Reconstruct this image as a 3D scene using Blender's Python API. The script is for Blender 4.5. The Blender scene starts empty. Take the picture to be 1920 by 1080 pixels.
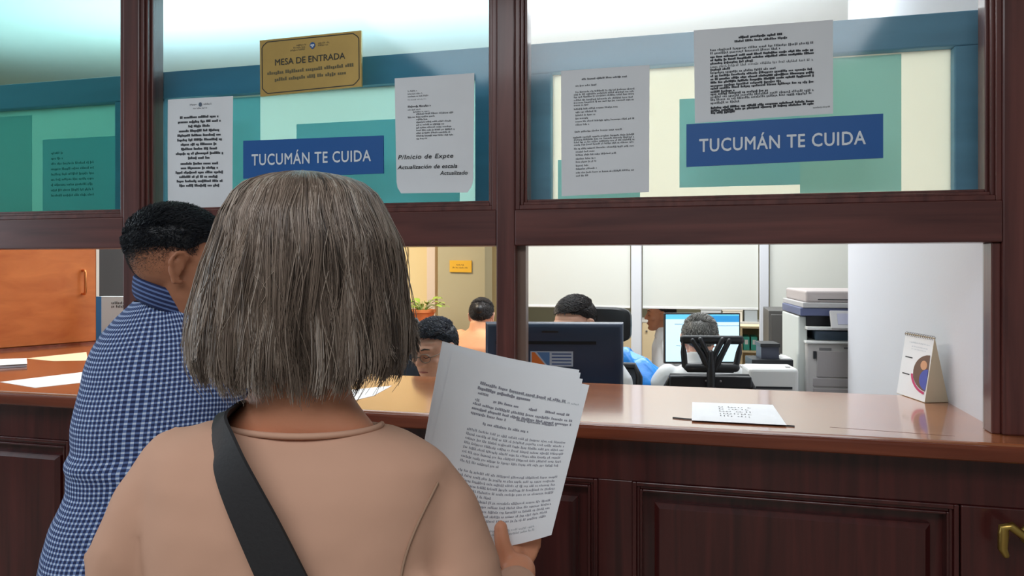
import bpy, math, random
import numpy as np
from mathutils import Vector, Matrix, Quaternion, noise

random.seed(7)
rng = np.random.default_rng(7)
SC = bpy.context.scene
COL = SC.collection
V = Vector
PI = math.pi

# ------------------------------------------------------------------ camera
TH = math.radians(14.6)                  # the camera is turned this far left of square to the partition
CAM = V((0.491, -1.887, 1.47))
F = 1400.0                               # focal length in pixels of a 1920 wide frame
RIGHT = V((math.cos(TH), math.sin(TH), 0))
FWD = V((-math.sin(TH), math.cos(TH), 0))
HZ = 500.0
cam_d = bpy.data.cameras.new('camera')
cam_d.sensor_width = 36
cam_d.lens = 36 * F / 1920
cam_d.shift_y = (HZ - 540) / 1920
cam_d.clip_start = 0.02
cam = bpy.data.objects.new('camera', cam_d)
COL.objects.link(cam)
cam.location = CAM
cam.rotation_euler = (PI / 2, 0, TH)
SC.camera = cam

# ------------------------------------------------------------------ world, lights, exposure
SC.view_settings.view_transform = 'Standard'
SC.view_settings.look = 'None'
SC.view_settings.gamma = 1
SC.view_settings.use_curve_mapping = False
SC.view_settings.exposure = 0.0
w = bpy.data.worlds.new('world')
SC.world = w
w.use_nodes = True
w.node_tree.nodes['Background'].inputs[0].default_value = (0.8, 0.9, 1, 1)
w.node_tree.nodes['Background'].inputs[1].default_value = 0.1


def area(name, loc, size, power, col=(1, 1, 1), rot=(0, 0, 0), spread=180):
    d = bpy.data.lights.new(name, 'AREA')
    d.shape = 'RECTANGLE'
    d.size, d.size_y = size
    d.energy = power
    d.color = col
    d.spread = math.radians(spread)
    o = bpy.data.objects.new(name, d)
    COL.objects.link(o)
    o.location = loc
    o.rotation_euler = rot
    return o


area('hall_ceiling_lamp', (0.0, -3.0, 2.95), (3.0, 1.6), 72, (0.93, 0.96, 1.0))
area('hall_window_light', (-4.6, -1.25, 1.9), (1.6, 1.1), 44, (0.76, 0.89, 1.0), (0, -PI / 2, 0))
area('office_lamp_near', (0.15, 1.45, 2.74), (1.4, 0.6), 13, (0.93, 0.96, 1.0))
area('office_lamp_middle', (0.3, 2.75, 2.74), (1.6, 0.5), 48, (0.93, 0.97, 1.0))
area('office_uplight_fill', (-1.0, 1.3, 2.25), (3.6, 0.9), 52, (0.86, 0.95, 1.0), (PI, 0, 0))  # added upward fill without a fixture, brightens the ceiling seen through the panes
area('office_uplight_fill_left', (-3.2, 1.3, 2.25), (1.2, 0.9), 7, (0.8, 0.95, 1.0), (PI, 0, 0))  # same kind of added fill, weaker, for the ceiling behind the left pane
area('office_lamp_left', (-2.2, 2.7, 2.74), (0.9, 0.6), 52, (1.0, 0.86, 0.66))
area('office_lamp_counter', (-2.0, 0.62, 2.74), (0.7, 0.4), 9, (1.0, 0.84, 0.64))
area('far_room_lamp', (0.5, 5.4, 2.74), (2.4, 0.8), 70, (1.0, 0.98, 0.92))


# ------------------------------------------------------------------ pixel rays at a real distance -> world points
def ray(px, py):
    return FWD + RIGHT * ((px - 960) / F) + V((0, 0, (HZ - py) / F))


def P(px, py, D):
    return CAM + ray(px, py) * D


def PY(px, py, Y):
    r = ray(px, py)
    return CAM + r * ((Y - CAM.y) / r.y)


def PZ(px, py, Z):
    r = ray(px, py)
    return CAM + r * ((Z - CAM.z) / r.z)


def XY(px, Y):
    return PY(px, 500, Y).x


def ZY(px, py, Y):
    return PY(px, py, Y).z


# ------------------------------------------------------------------ materials
def lin(c):
    return tuple(((v / 255) / 12.92 if v / 255 <= 0.04045 else ((v / 255 + 0.055) / 1.055) ** 2.4) for v in c) + (1,)


MATS = {}


def mat(name, rgb, rough=0.6, metal=0.0, bump=0.0, bscale=60.0, vary=0.0, vscale=8.0, coat=0.0, emit=0.0, sss=0.0, spec=0.5, stretch=(1, 1, 1)):
    if name in MATS:
        return MATS[name]
    m = bpy.data.materials.new(name)
    m.use_nodes = True
    nt = m.node_tree
    b = nt.nodes['Principled BSDF']
    b.inputs['Base Color'].default_value = lin(rgb)
    b.inputs['Roughness'].default_value = rough
    b.inputs['Metallic'].default_value = metal
    b.inputs['Specular IOR Level'].default_value = spec
    if coat:
        b.inputs['Coat Weight'].default_value = coat
        b.inputs['Coat Roughness'].default_value = 0.12
    if sss:
        b.inputs['Subsurface Weight'].default_value = sss
        b.inputs['Subsurface Radius'].default_value = (0.012, 0.005, 0.003)
        b.inputs['Subsurface Scale'].default_value = 0.6
    if emit:
        b.inputs['Emission Color'].default_value = lin(rgb)
        b.inputs['Emission Strength'].default_value = emit
    tc = mp = None
    if bump or vary:
        tc = nt.nodes.new('ShaderNodeTexCoord')
        mp = nt.nodes.new('ShaderNodeMapping')
        mp.inputs['Scale'].default_value = stretch
        nt.links.new(tc.outputs['Object'], mp.inputs['Vector'])
    if vary:
        n = nt.nodes.new('ShaderNodeTexNoise')
        n.inputs['Scale'].default_value = vscale
        n.inputs['Detail'].default_value = 4
        nt.links.new(mp.outputs[0], n.inputs['Vector'])
        r = nt.nodes.new('ShaderNodeValToRGB')
        r.color_ramp.elements[0].position = 0.3
        r.color_ramp.elements[1].position = 0.7
        c = lin(rgb)
        r.color_ramp.elements[0].color = tuple(max(0, x * (1 - vary)) for x in c[:3]) + (1,)
        r.color_ramp.elements[1].color = tuple(min(1, x * (1 + vary)) for x in c[:3]) + (1,)
        nt.links.new(n.outputs['Fac'], r.inputs['Fac'])
        nt.links.new(r.outputs[0], b.inputs['Base Color'])
    if bump:
        n = nt.nodes.new('ShaderNodeTexNoise')
        n.inputs['Scale'].default_value = bscale
        n.inputs['Detail'].default_value = 5
        nt.links.new(mp.outputs[0], n.inputs['Vector'])
        u = nt.nodes.new('ShaderNodeBump')
        u.inputs['Strength'].default_value = bump
        u.inputs['Distance'].default_value = 0.01
        nt.links.new(n.outputs['Fac'], u.inputs['Height'])
        nt.links.new(u.outputs[0], b.inputs['Normal'])
    MATS[name] = m
    return m


def wood(name, dark, light, axis='X', rough=0.3, coat=0.3, scale=1.0):
    if name in MATS:
        return MATS[name]
    m = bpy.data.materials.new(name)
    m.use_nodes = True
    nt = m.node_tree
    b = nt.nodes['Principled BSDF']
    tc = nt.nodes.new('ShaderNodeTexCoord')
    mp = nt.nodes.new('ShaderNodeMapping')
    s = {'X': (1.2, 22, 22), 'Z': (22, 22, 1.2), 'Y': (22, 1.2, 22)}[axis]
    mp.inputs['Scale'].default_value = tuple(v * scale for v in s)
    nt.links.new(tc.outputs['Object'], mp.inputs['Vector'])
    n = nt.nodes.new('ShaderNodeTexNoise')
    n.inputs['Scale'].default_value = 1.6
    n.inputs['Detail'].default_value = 7
    n.inputs['Distortion'].default_value = 0.6
    nt.links.new(mp.outputs[0], n.inputs['Vector'])
    r = nt.nodes.new('ShaderNodeValToRGB')
    r.color_ramp.elements[0].position = 0.3
    r.color_ramp.elements[1].position = 0.72
    r.color_ramp.elements[0].color = lin(dark)
    r.color_ramp.elements[1].color = lin(light)
    nt.links.new(n.outputs['Fac'], r.inputs['Fac'])
    nt.links.new(r.outputs[0], b.inputs['Base Color'])
    b.inputs['Roughness'].default_value = rough
    b.inputs['Coat Weight'].default_value = coat
    b.inputs['Coat Roughness'].default_value = 0.1
    u = nt.nodes.new('ShaderNodeBump')
    u.inputs['Strength'].default_value = 0.06
    u.inputs['Distance'].default_value = 0.004
    nt.links.new(n.outputs['Fac'], u.inputs['Height'])
    nt.links.new(u.outputs[0], b.inputs['Normal'])
    MATS[name] = m
    return m


def glass_mat(name, tint, gloss=0.035):
    m = bpy.data.materials.new(name)
    m.use_nodes = True
    nt = m.node_tree
    nt.nodes.remove(nt.nodes['Principled BSDF'])
    t = nt.nodes.new('ShaderNodeBsdfTransparent')
    t.inputs[0].default_value = lin(tint)
    g = nt.nodes.new('ShaderNodeBsdfGlossy')
    g.inputs['Roughness'].default_value = 0.08
    fr = nt.nodes.new('ShaderNodeLayerWeight')
    fr.inputs['Blend'].default_value = 0.5
    pw = nt.nodes.new('ShaderNodeMath')
    pw.operation = 'POWER'
    pw.inputs[1].default_value = 4.0
    nt.links.new(fr.outputs['Facing'], pw.inputs[0])
    ad = nt.nodes.new('ShaderNodeMath')
    ad.operation = 'MULTIPLY_ADD'
    ad.inputs[1].default_value = 0.7
    ad.inputs[2].default_value = gloss
    nt.links.new(pw.outputs[0], ad.inputs[0])
    mx = nt.nodes.new('ShaderNodeMixShader')
    nt.links.new(ad.outputs[0], mx.inputs[0])
    nt.links.new(t.outputs[0], mx.inputs[1])
    nt.links.new(g.outputs[0], mx.inputs[2])
    nt.links.new(mx.outputs[0], nt.nodes['Material Output'].inputs['Surface'])
    return m


def translucent_mat(name, rgb, trans=0.6):
    m = bpy.data.materials.new(name)
    m.use_nodes = True
    nt = m.node_tree
    nt.nodes.remove(nt.nodes['Principled BSDF'])
    d = nt.nodes.new('ShaderNodeBsdfDiffuse')
    d.inputs[0].default_value = lin(rgb)
    t = nt.nodes.new('ShaderNodeBsdfTranslucent')
    t.inputs[0].default_value = lin(rgb)
    mx = nt.nodes.new('ShaderNodeMixShader')
    mx.inputs[0].default_value = trans
    nt.links.new(d.outputs[0], mx.inputs[1])
    nt.links.new(t.outputs[0], mx.inputs[2])
    nt.links.new(mx.outputs[0], nt.nodes['Material Output'].inputs['Surface'])
    return m


# ------------------------------------------------------------------ mesh building (everything in world metres)
class MB:
    def __init__(s):
        s.v, s.f, s.uv = [], [], None

    def add(s, vs, fs):
        o = len(s.v)
        s.v += [tuple(p) for p in vs]
        s.f += [tuple(i + o for i in f) for f in fs]
        return s

    def box(s, a, b):
        x0, y0, z0 = a
        x1, y1, z1 = b
        return s.add([(x0, y0, z0), (x1, y0, z0), (x1, y1, z0), (x0, y1, z0), (x0, y0, z1), (x1, y0, z1), (x1, y1, z1), (x0, y1, z1)],
                     [(3, 2, 1, 0), (4, 5, 6, 7), (0, 1, 5, 4), (1, 2, 6, 5), (2, 3, 7, 6), (3, 0, 4, 7)])

    def tbox(s, M, a, b):
        t = MB().box(a, b)
        return s.add([M @ V(p) for p in t.v], t.f)

    def prism(s, pts, lo, hi):           # polygon (counter-clockwise seen from +hi-lo), extruded by the vectors lo, hi
        n = len(pts)
        lo, hi = V(lo), V(hi)
        vs = [V(p) + lo for p in pts] + [V(p) + hi for p in pts]
        fs = [tuple(range(n - 1, -1, -1)), tuple(range(n, 2 * n))]
        fs += [(i, (i + 1) % n, n + (i + 1) % n, n + i) for i in range(n)]
        return s.add(vs, fs)

    def rings(s, rs, cap=True, closed=True):
        n = len(rs[0])
        vs = [p for r in rs for p in r]
        fs = []
        m = n if closed else n - 1
        for i in range(len(rs) - 1):
            for j in range(m):
                k = (j + 1) % n
                fs.append((i * n + j, i * n + k, (i + 1) * n + k, (i + 1) * n + j))
        if cap and closed:
            fs.append(tuple(range(n - 1, -1, -1)))
            fs.append(tuple(range((len(rs) - 1) * n, len(rs) * n)))
        return s.add(vs, fs)

    def tube(s, pts, rad, n=12, round_ends=True, flat=None, up=None):
        pts = [V(p) for p in pts]
        if not hasattr(rad, '__len__'):
            rad = [rad] * len(pts)
        rad = list(rad)
        tang = []
        for i in range(len(pts)):
            a = pts[max(i - 1, 0)]
            b = pts[min(i + 1, len(pts) - 1)]
            tang.append((b - a).normalized())
        if round_ends:
            np_, nr, nt_ = [], [], []
            for k in (80, 55, 28):
                a = math.radians(k)
                np_.append(pts[0] - tang[0] * rad[0] * math.sin(a)); nr.append(rad[0] * math.cos(a)); nt_.append(tang[0])
            ep, er, et = [], [], []
            for k in (28, 55, 80):
                a = math.radians(k)
                ep.append(pts[-1] + tang[-1] * rad[-1] * math.sin(a)); er.append(rad[-1] * math.cos(a)); et.append(tang[-1])
            pts, rad, tang = np_ + pts + ep, nr + rad + er, nt_ + tang + et
        u = V(up) if up else (V((0, 0, 1)) if abs(tang[0].z) < 0.9 else V((0, 1, 0)))
        rs = []
        for p, r, t in zip(pts, rad, tang):
            u = (u - t * u.dot(t)).normalized()
            w_ = t.cross(u)
            fx = flat if flat else 1.0
            rs.append([p + u * (math.cos(2 * PI * j / n) * r * fx) + w_ * (math.sin(2 * PI * j / n) * r) for j in range(n)])
        return s.rings(rs)

    def ell(s, c, r, M=None, nu=20, nv=12):
        c = V(c)
        rs = []
        for i in range(nv + 1):
            a = -PI / 2 + PI * min(max(i / nv, 0.02), 0.98)
            ring = []
            for j in range(nu):
                b = 2 * PI * j / nu
                p = V((r[0] * math.cos(a) * math.cos(b), r[1] * math.cos(a) * math.sin(b), r[2] * math.sin(a)))
                ring.append(c + (M @ p if M else p))
            rs.append(ring)
        return s.rings(rs)

    def lathe(s, M, prof, n=24):
        rs = [[M @ V((r * math.cos(2 * PI * j / n), r * math.sin(2 * PI * j / n), z)) for j in range(n)] for r, z in prof]
        return s.rings(rs)

    def xf(s, M):
        s.v = [tuple(M @ V(p)) for p in s.v]
        return s


BASE = {}


def mesh_from(name, mb):
    me = bpy.data.meshes.new(name)
    me.from_pydata(mb.v, [], mb.f)
    if mb.uv is not None:
        uvl = me.uv_layers.new(name='UVMap')
        for li, l in enumerate(me.loops):
            uvl.data[li].uv = mb.uv[li]
    me.update()
    return me


def base_of(mb):
    a = np.array(mb.v)
    lo, hi = a.min(0), a.max(0)
    return V(((lo[0] + hi[0]) / 2, (lo[1] + hi[1]) / 2, lo[2]))


def mk(name, mb, m, parent=None, base=None, smooth=False, bevel=0.0, label=None, cat=None, group=None, kind=None, seg=2, auto=False):
    if parent is not None:
        B = BASE[parent.name]
    else:
        B = V(base) if base is not None else base_of(mb)
    mb.v = [tuple(V(p) - B) for p in mb.v]
    me = mesh_from(name, mb)
    me.materials.append(m)
    o = bpy.data.objects.new(name, me)
    COL.objects.link(o)
    if parent is not None:
        o.parent = parent
    else:
        o.location = B
    BASE[o.name] = B
    if smooth:
        me.polygons.foreach_set('use_smooth', [True] * len(me.polygons))
        if auto:
            me.set_sharp_from_angle(angle=math.radians(40))
    if bevel:
        b = o.modifiers.new('bevel', 'BEVEL')
        b.width = bevel
        b.segments = seg
        b.limit_method = 'ANGLE'
        b.angle_limit = math.radians(40)
    tag(o, label, cat, group, kind)
    return o


def tag(o, label=None, cat=None, group=None, kind=None):
    if label: o['label'] = label
    if cat: o['category'] = cat
    if group: o['group'] = group
    if kind: o['kind'] = kind
    return o


def thing(name, base, label, cat, group=None):
    o = bpy.data.objects.new(name, None)
    o.empty_display_size = 0.05
    COL.objects.link(o)
    o.location = base
    BASE[o.name] = V(base)
    return tag(o, label, cat, group)


def struct(name, mb, m, **k):
    return mk(name, mb, m, kind='structure', **k)


def remesh(o, voxel, it=4, fac=0.5):
    r = o.modifiers.new('skin', 'REMESH')
    r.mode = 'VOXEL'
    r.voxel_size = voxel
    r.use_smooth_shade = True
    s = o.modifiers.new('smooth', 'SMOOTH')
    s.iterations = it
    s.factor = fac
    return o


def font_mesh(txt, bold=0.0, shear=0.0, space=1.0):
    c = bpy.data.curves.new('lettering', 'FONT')
    c.body = txt
    c.size = 1
    c.offset = bold
    c.shear = shear
    c.space_character = space
    c.resolution_u = 3
    o = bpy.data.objects.new('lettering', c)
    COL.objects.link(o)
    bpy.context.view_layer.update()
    dg = bpy.context.evaluated_depsgraph_get()
    me = bpy.data.meshes.new_from_object(o.evaluated_get(dg))
    vs = [tuple(v.co) for v in me.vertices]
    fs = [tuple(p.vertices) for p in me.polygons]
    bpy.data.objects.remove(o)
    bpy.data.curves.remove(c)
    bpy.data.meshes.remove(me)
    xs = [v[0] for v in vs]
    return vs, fs, min(xs), max(xs)


class Sheet:
    """a sheet of paper or a sign: f(s, t) gives the point, s left to right, t top to bottom"""

    def __init__(s, f, w, h):
        s.f, s.w, s.h = f, w, h

    @staticmethod
    def quad(tl, tr, br, bl, curl=None):
        tl, tr, br, bl = map(V, (tl, tr, br, bl))

        def f(a, t):
            p = tl.lerp(tr, a).lerp(bl.lerp(br, a), t)
            return p + curl(a, t) if curl else p
        return Sheet(f, ((tr - tl).length + (br - bl).length) / 2, ((tl - bl).length + (tr - br).length) / 2)

    def n(s, a, t):
        e = 0.004
        du = s.f(a + e, t) - s.f(a - e, t)
        dv = s.f(a, t - e) - s.f(a, t + e)
        return du.cross(dv).normalized()

    def at(s, a, t, off=0.0):
        return s.f(a, t) + s.n(a, t) * off

    def body(s, nu=2, nv=2, th=0.0004, cond=None):
        mb = MB()
        for sign in (0, 1):
            vs = [s.at(i / nu, j / nv, 0 if sign == 0 else -th) for j in range(nv + 1) for i in range(nu + 1)]
            fs = []
            for j in range(nv):
                for i in range(nu):
                    q = (j * (nu + 1) + i, (j + 1) * (nu + 1) + i, (j + 1) * (nu + 1) + i + 1, j * (nu + 1) + i + 1)
                    fs.append(q if sign == 0 else q[::-1])
            mb.add(vs, fs)
        k = (nu + 1) * (nv + 1)
        rim = [i for i in range(nu + 1)] + [(j + 1) * (nu + 1) - 1 for j in range(1, nv + 1)] + [nv * (nu + 1) + i for i in range(nu - 1, -1, -1)] + [j * (nu + 1) for j in range(nv - 1, 0, -1)]
        for i in range(len(rim)):
            a, b = rim[i], rim[(i + 1) % len(rim)]
            mb.f.append((a, b, b + k, a + k))
        return mb

    def rect(s, mb, s0, t0, s1, t1, off=0.0004, nu=1):
        vs, fs = [], []
        for i in range(nu + 1):
            a = s0 + (s1 - s0) * i / nu
            vs += [s.at(a, t0, off), s.at(a, t1, off)]
        for i in range(nu):
            fs.append((2 * i, 2 * i + 1, 2 * i + 3, 2 * i + 2))
        mb.add(vs, fs)

    def words(s, mb, s0, s1, t, h, weight=0.62, off=0.0004, r=random):
        """one printed line, too small to read in the photograph: letter-sized marks in word groups"""
        k = s.h / s.w
        lw = h * k * 0.62
        a = s0
        while a < s1 - lw:
            n = r.choice((2, 3, 4, 5, 6, 7, 8, 9))
            for i in range(n):
                if a > s1 - lw:
                    break
                up = r.choice((0, 0, 0, 0.3, 0.34))
                dn = r.choice((0, 0, 0, 0, 0.22))
                s.rect(mb, a, t - h * (0.68 + up), a + lw * weight, t + h * dn, off)
                if r.random() < 0.5:
                    s.rect(mb, a + lw * weight, t - h * 0.16, a + lw, t, off)
                a += lw * 1.08
            a += lw * 0.9

    def text(s, mb, txt, s0, s1, t_base, h, off=0.0005, bold=0.0, shear=0.0, space=1.0):
        """real lettering fitted between s0 and s1, cap height h (in t), baseline at t_base; s1 None keeps the font's own width"""
        vs, fs, x0, x1 = font_mesh(txt, 0.0, shear, space)
        ky = h / 0.72
        kx = (s1 - s0) / (x1 - x0) if s1 is not None else ky * s.h / s.w
        for i, (bx, by) in enumerate(((0, 0), (-bold, 0), (bold, 0), (0, bold), (0, -bold))[:5 if bold else 1]):     # heavier strokes
            mb.add([s.at(s0 + (x + bx - x0) * kx, t_base - (y + by) * ky, off + 0.00012 * i) for x, y, z in vs], fs)


# ------------------------------------------------------------------ shared materials
M_frame = wood('mahogany_frame', (76, 38, 36), (112, 62, 56), 'X', 0.34, 0.25)
M_framez = wood('mahogany_post', (76, 38, 36), (112, 62, 56), 'Z', 0.34, 0.25)
M_panel = wood('mahogany_panel', (56, 20, 20), (88, 36, 34), 'Z', 0.3, 0.35)
M_top = wood('counter_wood', (150, 84, 50), (182, 112, 70), 'X', 0.2, 1.0)
M_lip = wood('counter_lip', (104, 46, 28), (138, 70, 46), 'X', 0.22, 0.4)
M_orange = wood('orange_veneer', (186, 98, 44), (212, 124, 64), 'Y', 0.42, 0.1, 0.5)
M_white = mat('white_plaster', (226, 226, 224), 0.85, bump=0.03, bscale=120)
M_ceil = mat('ceiling_white', (236, 238, 236), 0.9)
M_cream = mat('cream_plaster', (240, 216, 164), 0.85, bump=0.03, bscale=90)
M_taupe = mat('taupe_plaster', (178, 166, 134), 0.85, bump=0.03, bscale=90)
M_grey = mat('grey_paint', (104, 102, 104), 0.6)
M_alu = mat('aluminium', (150, 148, 150), 0.35, 0.7)
M_paper = mat('paper', (238, 240, 244), 0.8, vary=0.03, vscale=6)
M_ink = mat('ink', (58, 60, 66), 0.7)
M_inkb = mat('black_marker', (22, 24, 28), 0.6)
M_black = mat('black_plastic', (26, 28, 32), 0.42)
M_screen = mat('screen_plastic', (46, 60, 84), 0.34)
M_wplas = mat('white_plastic', (222, 222, 220), 0.45)
M_gplas = mat('grey_plastic', (176, 174, 174), 0.5)
M_dark = mat('dark_metal', (40, 42, 46), 0.4, 0.4)
M_brass = mat('brass', (190, 158, 86), 0.28, 0.9)
M_teal = translucent_mat('teal_sheet', (196, 236, 240), 0.6)
M_teald = translucent_mat('teal_sheet_dark', (208, 240, 238), 0.6)

# ------------------------------------------------------------------ room shell
HC = 3.0      # hall ceiling
OC = 2.78     # office ceiling
struct('floor', MB().box((-6, -6, -0.1), (4, 9.2, 0)), mat('floor_tile', (150, 140, 128), 0.35, vary=0.1, vscale=3))
struct('ceiling', MB().box((-6, -6, HC), (4, 0.0, HC + 0.1)), M_ceil)
struct('ceiling_office', MB().box((-6, 0.0, OC), (4, 9.2, HC + 0.1)), M_ceil)
struct('wall_back', MB().box((-6, -6.1, 0), (4, -6, HC)), mat('hall_paint', (196, 206, 206), 0.85))
struct('wall_left', MB().box((-6.1, -6, 0), (-6, 9.2, HC)), M_white)
struct('wall_right', MB().box((4, -6, 0), (4.1, 9.2, HC)), M_white)
struct('wall_front', MB().box((-6, 9.2, 0), (4, 9.3, HC)), mat('olive_wall', (176, 174, 150), 0.85))

# ------------------------------------------------------------------ partition with the service windows
YF = -0.03                      # front of the timber frame
CT = 1.10                       # counter top height
xl0, xl1 = XY(230, YF), XY(283, YF)
xc0, xc1 = XY(917, YF), XY(985, YF)
xr0 = XY(1852, YF)
zr_hi = ZY(960, 383, YF)        # top of the transom rail
zr_lo = ZY(960, 460.5, YF)
TOPZ = HC
XL, XR = -4.6, 1.9


def post(n, a, b, z0, z1):
    mb = MB().box((a, YF, z0), (b, 0.07, z1))
    return struct(f'trim_{n}', mb, M_framez, bevel=0.004)


xcm0, xcm1 = XY(930, YF), XY(965, YF)
post(1, XY(230, YF), XY(261, YF), CT, TOPZ)
post(2, xcm0, xcm1, CT, TOPZ)
post(3, XY(1880, YF), XY(1880, YF) + 0.16, CT, TOPZ)
post(4, XY(230, YF) - 1.56, XY(230, YF) - 1.46, CT, TOPZ)
# transom rail, with a small bead along its upper edge for every pane
x4 = XY(230, YF) - 1.46
segs = [(x4, XY(230, YF)), (XY(261, YF), xcm0), (xcm1, XY(1880, YF))]
for i, (a, b) in enumerate(segs):
    struct(f'trim_{5 + i}', MB().box((a, YF, zr_lo), (b, 0.06, zr_hi - 0.014)), M_frame, bevel=0.003)
# head beam far above the picture
struct('trim_8', MB().box((XL, YF - 0.01, 2.72), (XR, 0.08, HC)), M_frame)


def moulding(mb, x0, x1, z0, z1, w_, steps):
    """picture-frame moulding: nested rectangular rings running round an opening, given as (inset, y_front, y_back, width)"""
    for ins, yf, yb, wd in steps:
        a, b, c, d = x0 + ins, x1 - ins, z0 + ins, z1 - ins
        mb.box((a, yf, c), (a + wd, yb, d))
        mb.box((b - wd, yf, c), (b, yb, d))
        mb.box((a + wd, yf, c), (b - wd, yb, c + wd))
        mb.box((a + wd, yf, d - wd), (b - wd, yb, d))


panes = [(x4 + 0.0, XY(230, YF), 'teal'), (XY(261, YF), xcm0, 'aqua'), (xcm1, XY(1880, YF), 'cream')]
ZT = 2.66
yb = 0.13
back_cols = {'teal': (172, 212, 206), 'aqua': (236, 244, 236), 'cream': (254, 252, 240)}
tints = {'teal': (206, 234, 232), 'aqua': (220, 242, 246), 'cream': (250, 252, 252)}
M_band = mat('blue_grey_rail', (108, 164, 194), 0.5, vary=0.12, vscale=3, stretch=(1, 1, 6))
bz0, bz1 = ZY(960, 143, 0.11), ZY(960, 87, 0.11)   # horizontal rail behind the panes
for i, (a, b, key) in enumerate(panes):
    z0 = zr_hi - 0.014
    mb = MB()
    moulding(mb, a, b, z0, ZT, 0, [(0, YF + 0.004, 0.05, 0.012), (0.012, YF + 0.012, 0.045, 0.008), (0.02, -0.006, 0.04, 0.007)])
    f = struct(f'window_{i + 1}', mb, M_framez, bevel=0.002)
    p = mk('window_pane', MB().box((a + 0.02, 0.0, z0 + 0.02), (b - 0.02, 0.006, ZT - 0.02)), glass_mat('tinted_glass_' + key, tints[key]), f)
    # inner frame: wide stiles and a rail standing a little behind the glass
    xi0, xi1 = {0: (a, XY(219, 0.11)), 1: (XY(312, 0.11), XY(893, 0.11)), 2: (XY(1034, 0.11), XY(1787, 0.11))}[i]
    ib = MB()
    if i > 0:
        ib.box((a - 0.02, 0.10, z0 - 0.02), (xi0, 0.145, bz0))
    ib.box((xi1, 0.10, z0 - 0.02), (b + 0.02, 0.145, bz0))
    ib.box((a - 0.04, 0.10, bz0), (b + 0.04, 0.145, bz1))
    mk('inner_frame', ib, M_band, f, bevel=0.004)
    mk('backing_panel', MB().box((xi0, 0.128, z0 - 0.02), (xi1, 0.132, bz0)), translucent_mat('backing_' + key, back_cols[key], 0.88), f)


def teal_sheet(px0, py0, px1, py1, label, y=0.127, m=None):
    a, b = PY(px0, py0, y), PY(px1, py1, y)
    zt = min(a.z, bz0 - 0.004)
    s = Sheet.quad((a.x, y, zt), (b.x, y, zt), (b.x, y, max(b.z, zr_hi - 0.0)), (a.x, y, max(b.z, zr_hi)))
    o = mk('notice_sheet', s.body(1, 1), m or M_teal, label=label, cat='notice', group='teal sheets behind the upper glass')
    return s, o


teal_sheet(-40, 222, 60, 398, 'teal sheet behind the upper glass, cut by the left picture edge', m=M_teald)
s, o = teal_sheet(80, 262, 216, 400, 'teal printed sheet behind the upper glass left of the dark haired man')
mb = MB()
for k in range(9):
    s.words(mb, 0.12, 0.72 if k > 1 else 0.3, 0.2 + k * 0.07, 0.03)
mk('print', mb, mat('teal_ink', (62, 120, 116), 0.8), o)
teal_sheet(400, 186, 488, 372, 'teal sheet behind the glass beside the centred notice, below the gold plaque')
teal_sheet(556, 233, 862, 392, 'wide teal sheet behind the glass between blue sign and handwritten notice')
teal_sheet(1046, 300, 1200, 374, 'low teal sheet behind the glass below the tall typed notice', 0.1265)
teal_sheet(1274, 186, 1500, 346, 'square teal sheet behind the left half of the right blue sign')
teal_sheet(1500, 108, 1690, 358, 'tall dark teal sheet behind the glass, right of the bold typed notice', 0.1262, M_teald)

# aluminium channel and jamb beside the two openings
struct('trim_9', MB().box((xcm1, 0.0, CT), (xcm1 + 0.022, 0.03, zr_lo)), mat('bronze_strip', (138, 116, 106), 0.3, 0.4))
struct('trim_10', MB().box((xcm1, 0.035, CT), (XY(985, 0.06), 0.075, zr_lo)), M_alu, bevel=0.002)
struct('trim_11', MB().box((XY(1853, 0.0), YF + 0.01, CT), (XY(1880, YF), 0.03, zr_lo)), M_framez, bevel=0.003)
struct('trim_12', MB().box((XY(1845, 0.04), 0.03, CT), (XY(1845, 0.04) + 0.03, 0.05, zr_lo)), M_alu, bevel=0.002)

# ------------------------------------------------------------------ the service counter
YL = -0.12
ctr = thing('service_counter', (-0.4, 0.1, 0), 'long mahogany service counter with light brown polished top', 'counter')
poly = [(-4.4, YL, 0), (2.3, YL, 0), (2.3, 0.48, 0), (-1.6, 0.48, 0), (-1.75, 1.1, 0), (-2.36, 1.1, 0), (-2.75, 0.11, 0), (-4.4, 0.11, 0)]
top = mk('countertop', MB().prism(poly, (0, 0, CT - 0.036), (0, 0, CT)), M_top, ctr, bevel=0.006)
mk('front_edge', MB().box((-4.4, YL - 0.008, CT - 0.040), (2.3, YL + 0.03, CT - 0.005)), M_lip, ctr, bevel=0.008, seg=3)
YB = -0.05
body = MB().box((-4.4, YB + 0.03, 0), (2.3, 0.30, CT - 0.036))
mk('carcass', body, M_panel, ctr)
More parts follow.
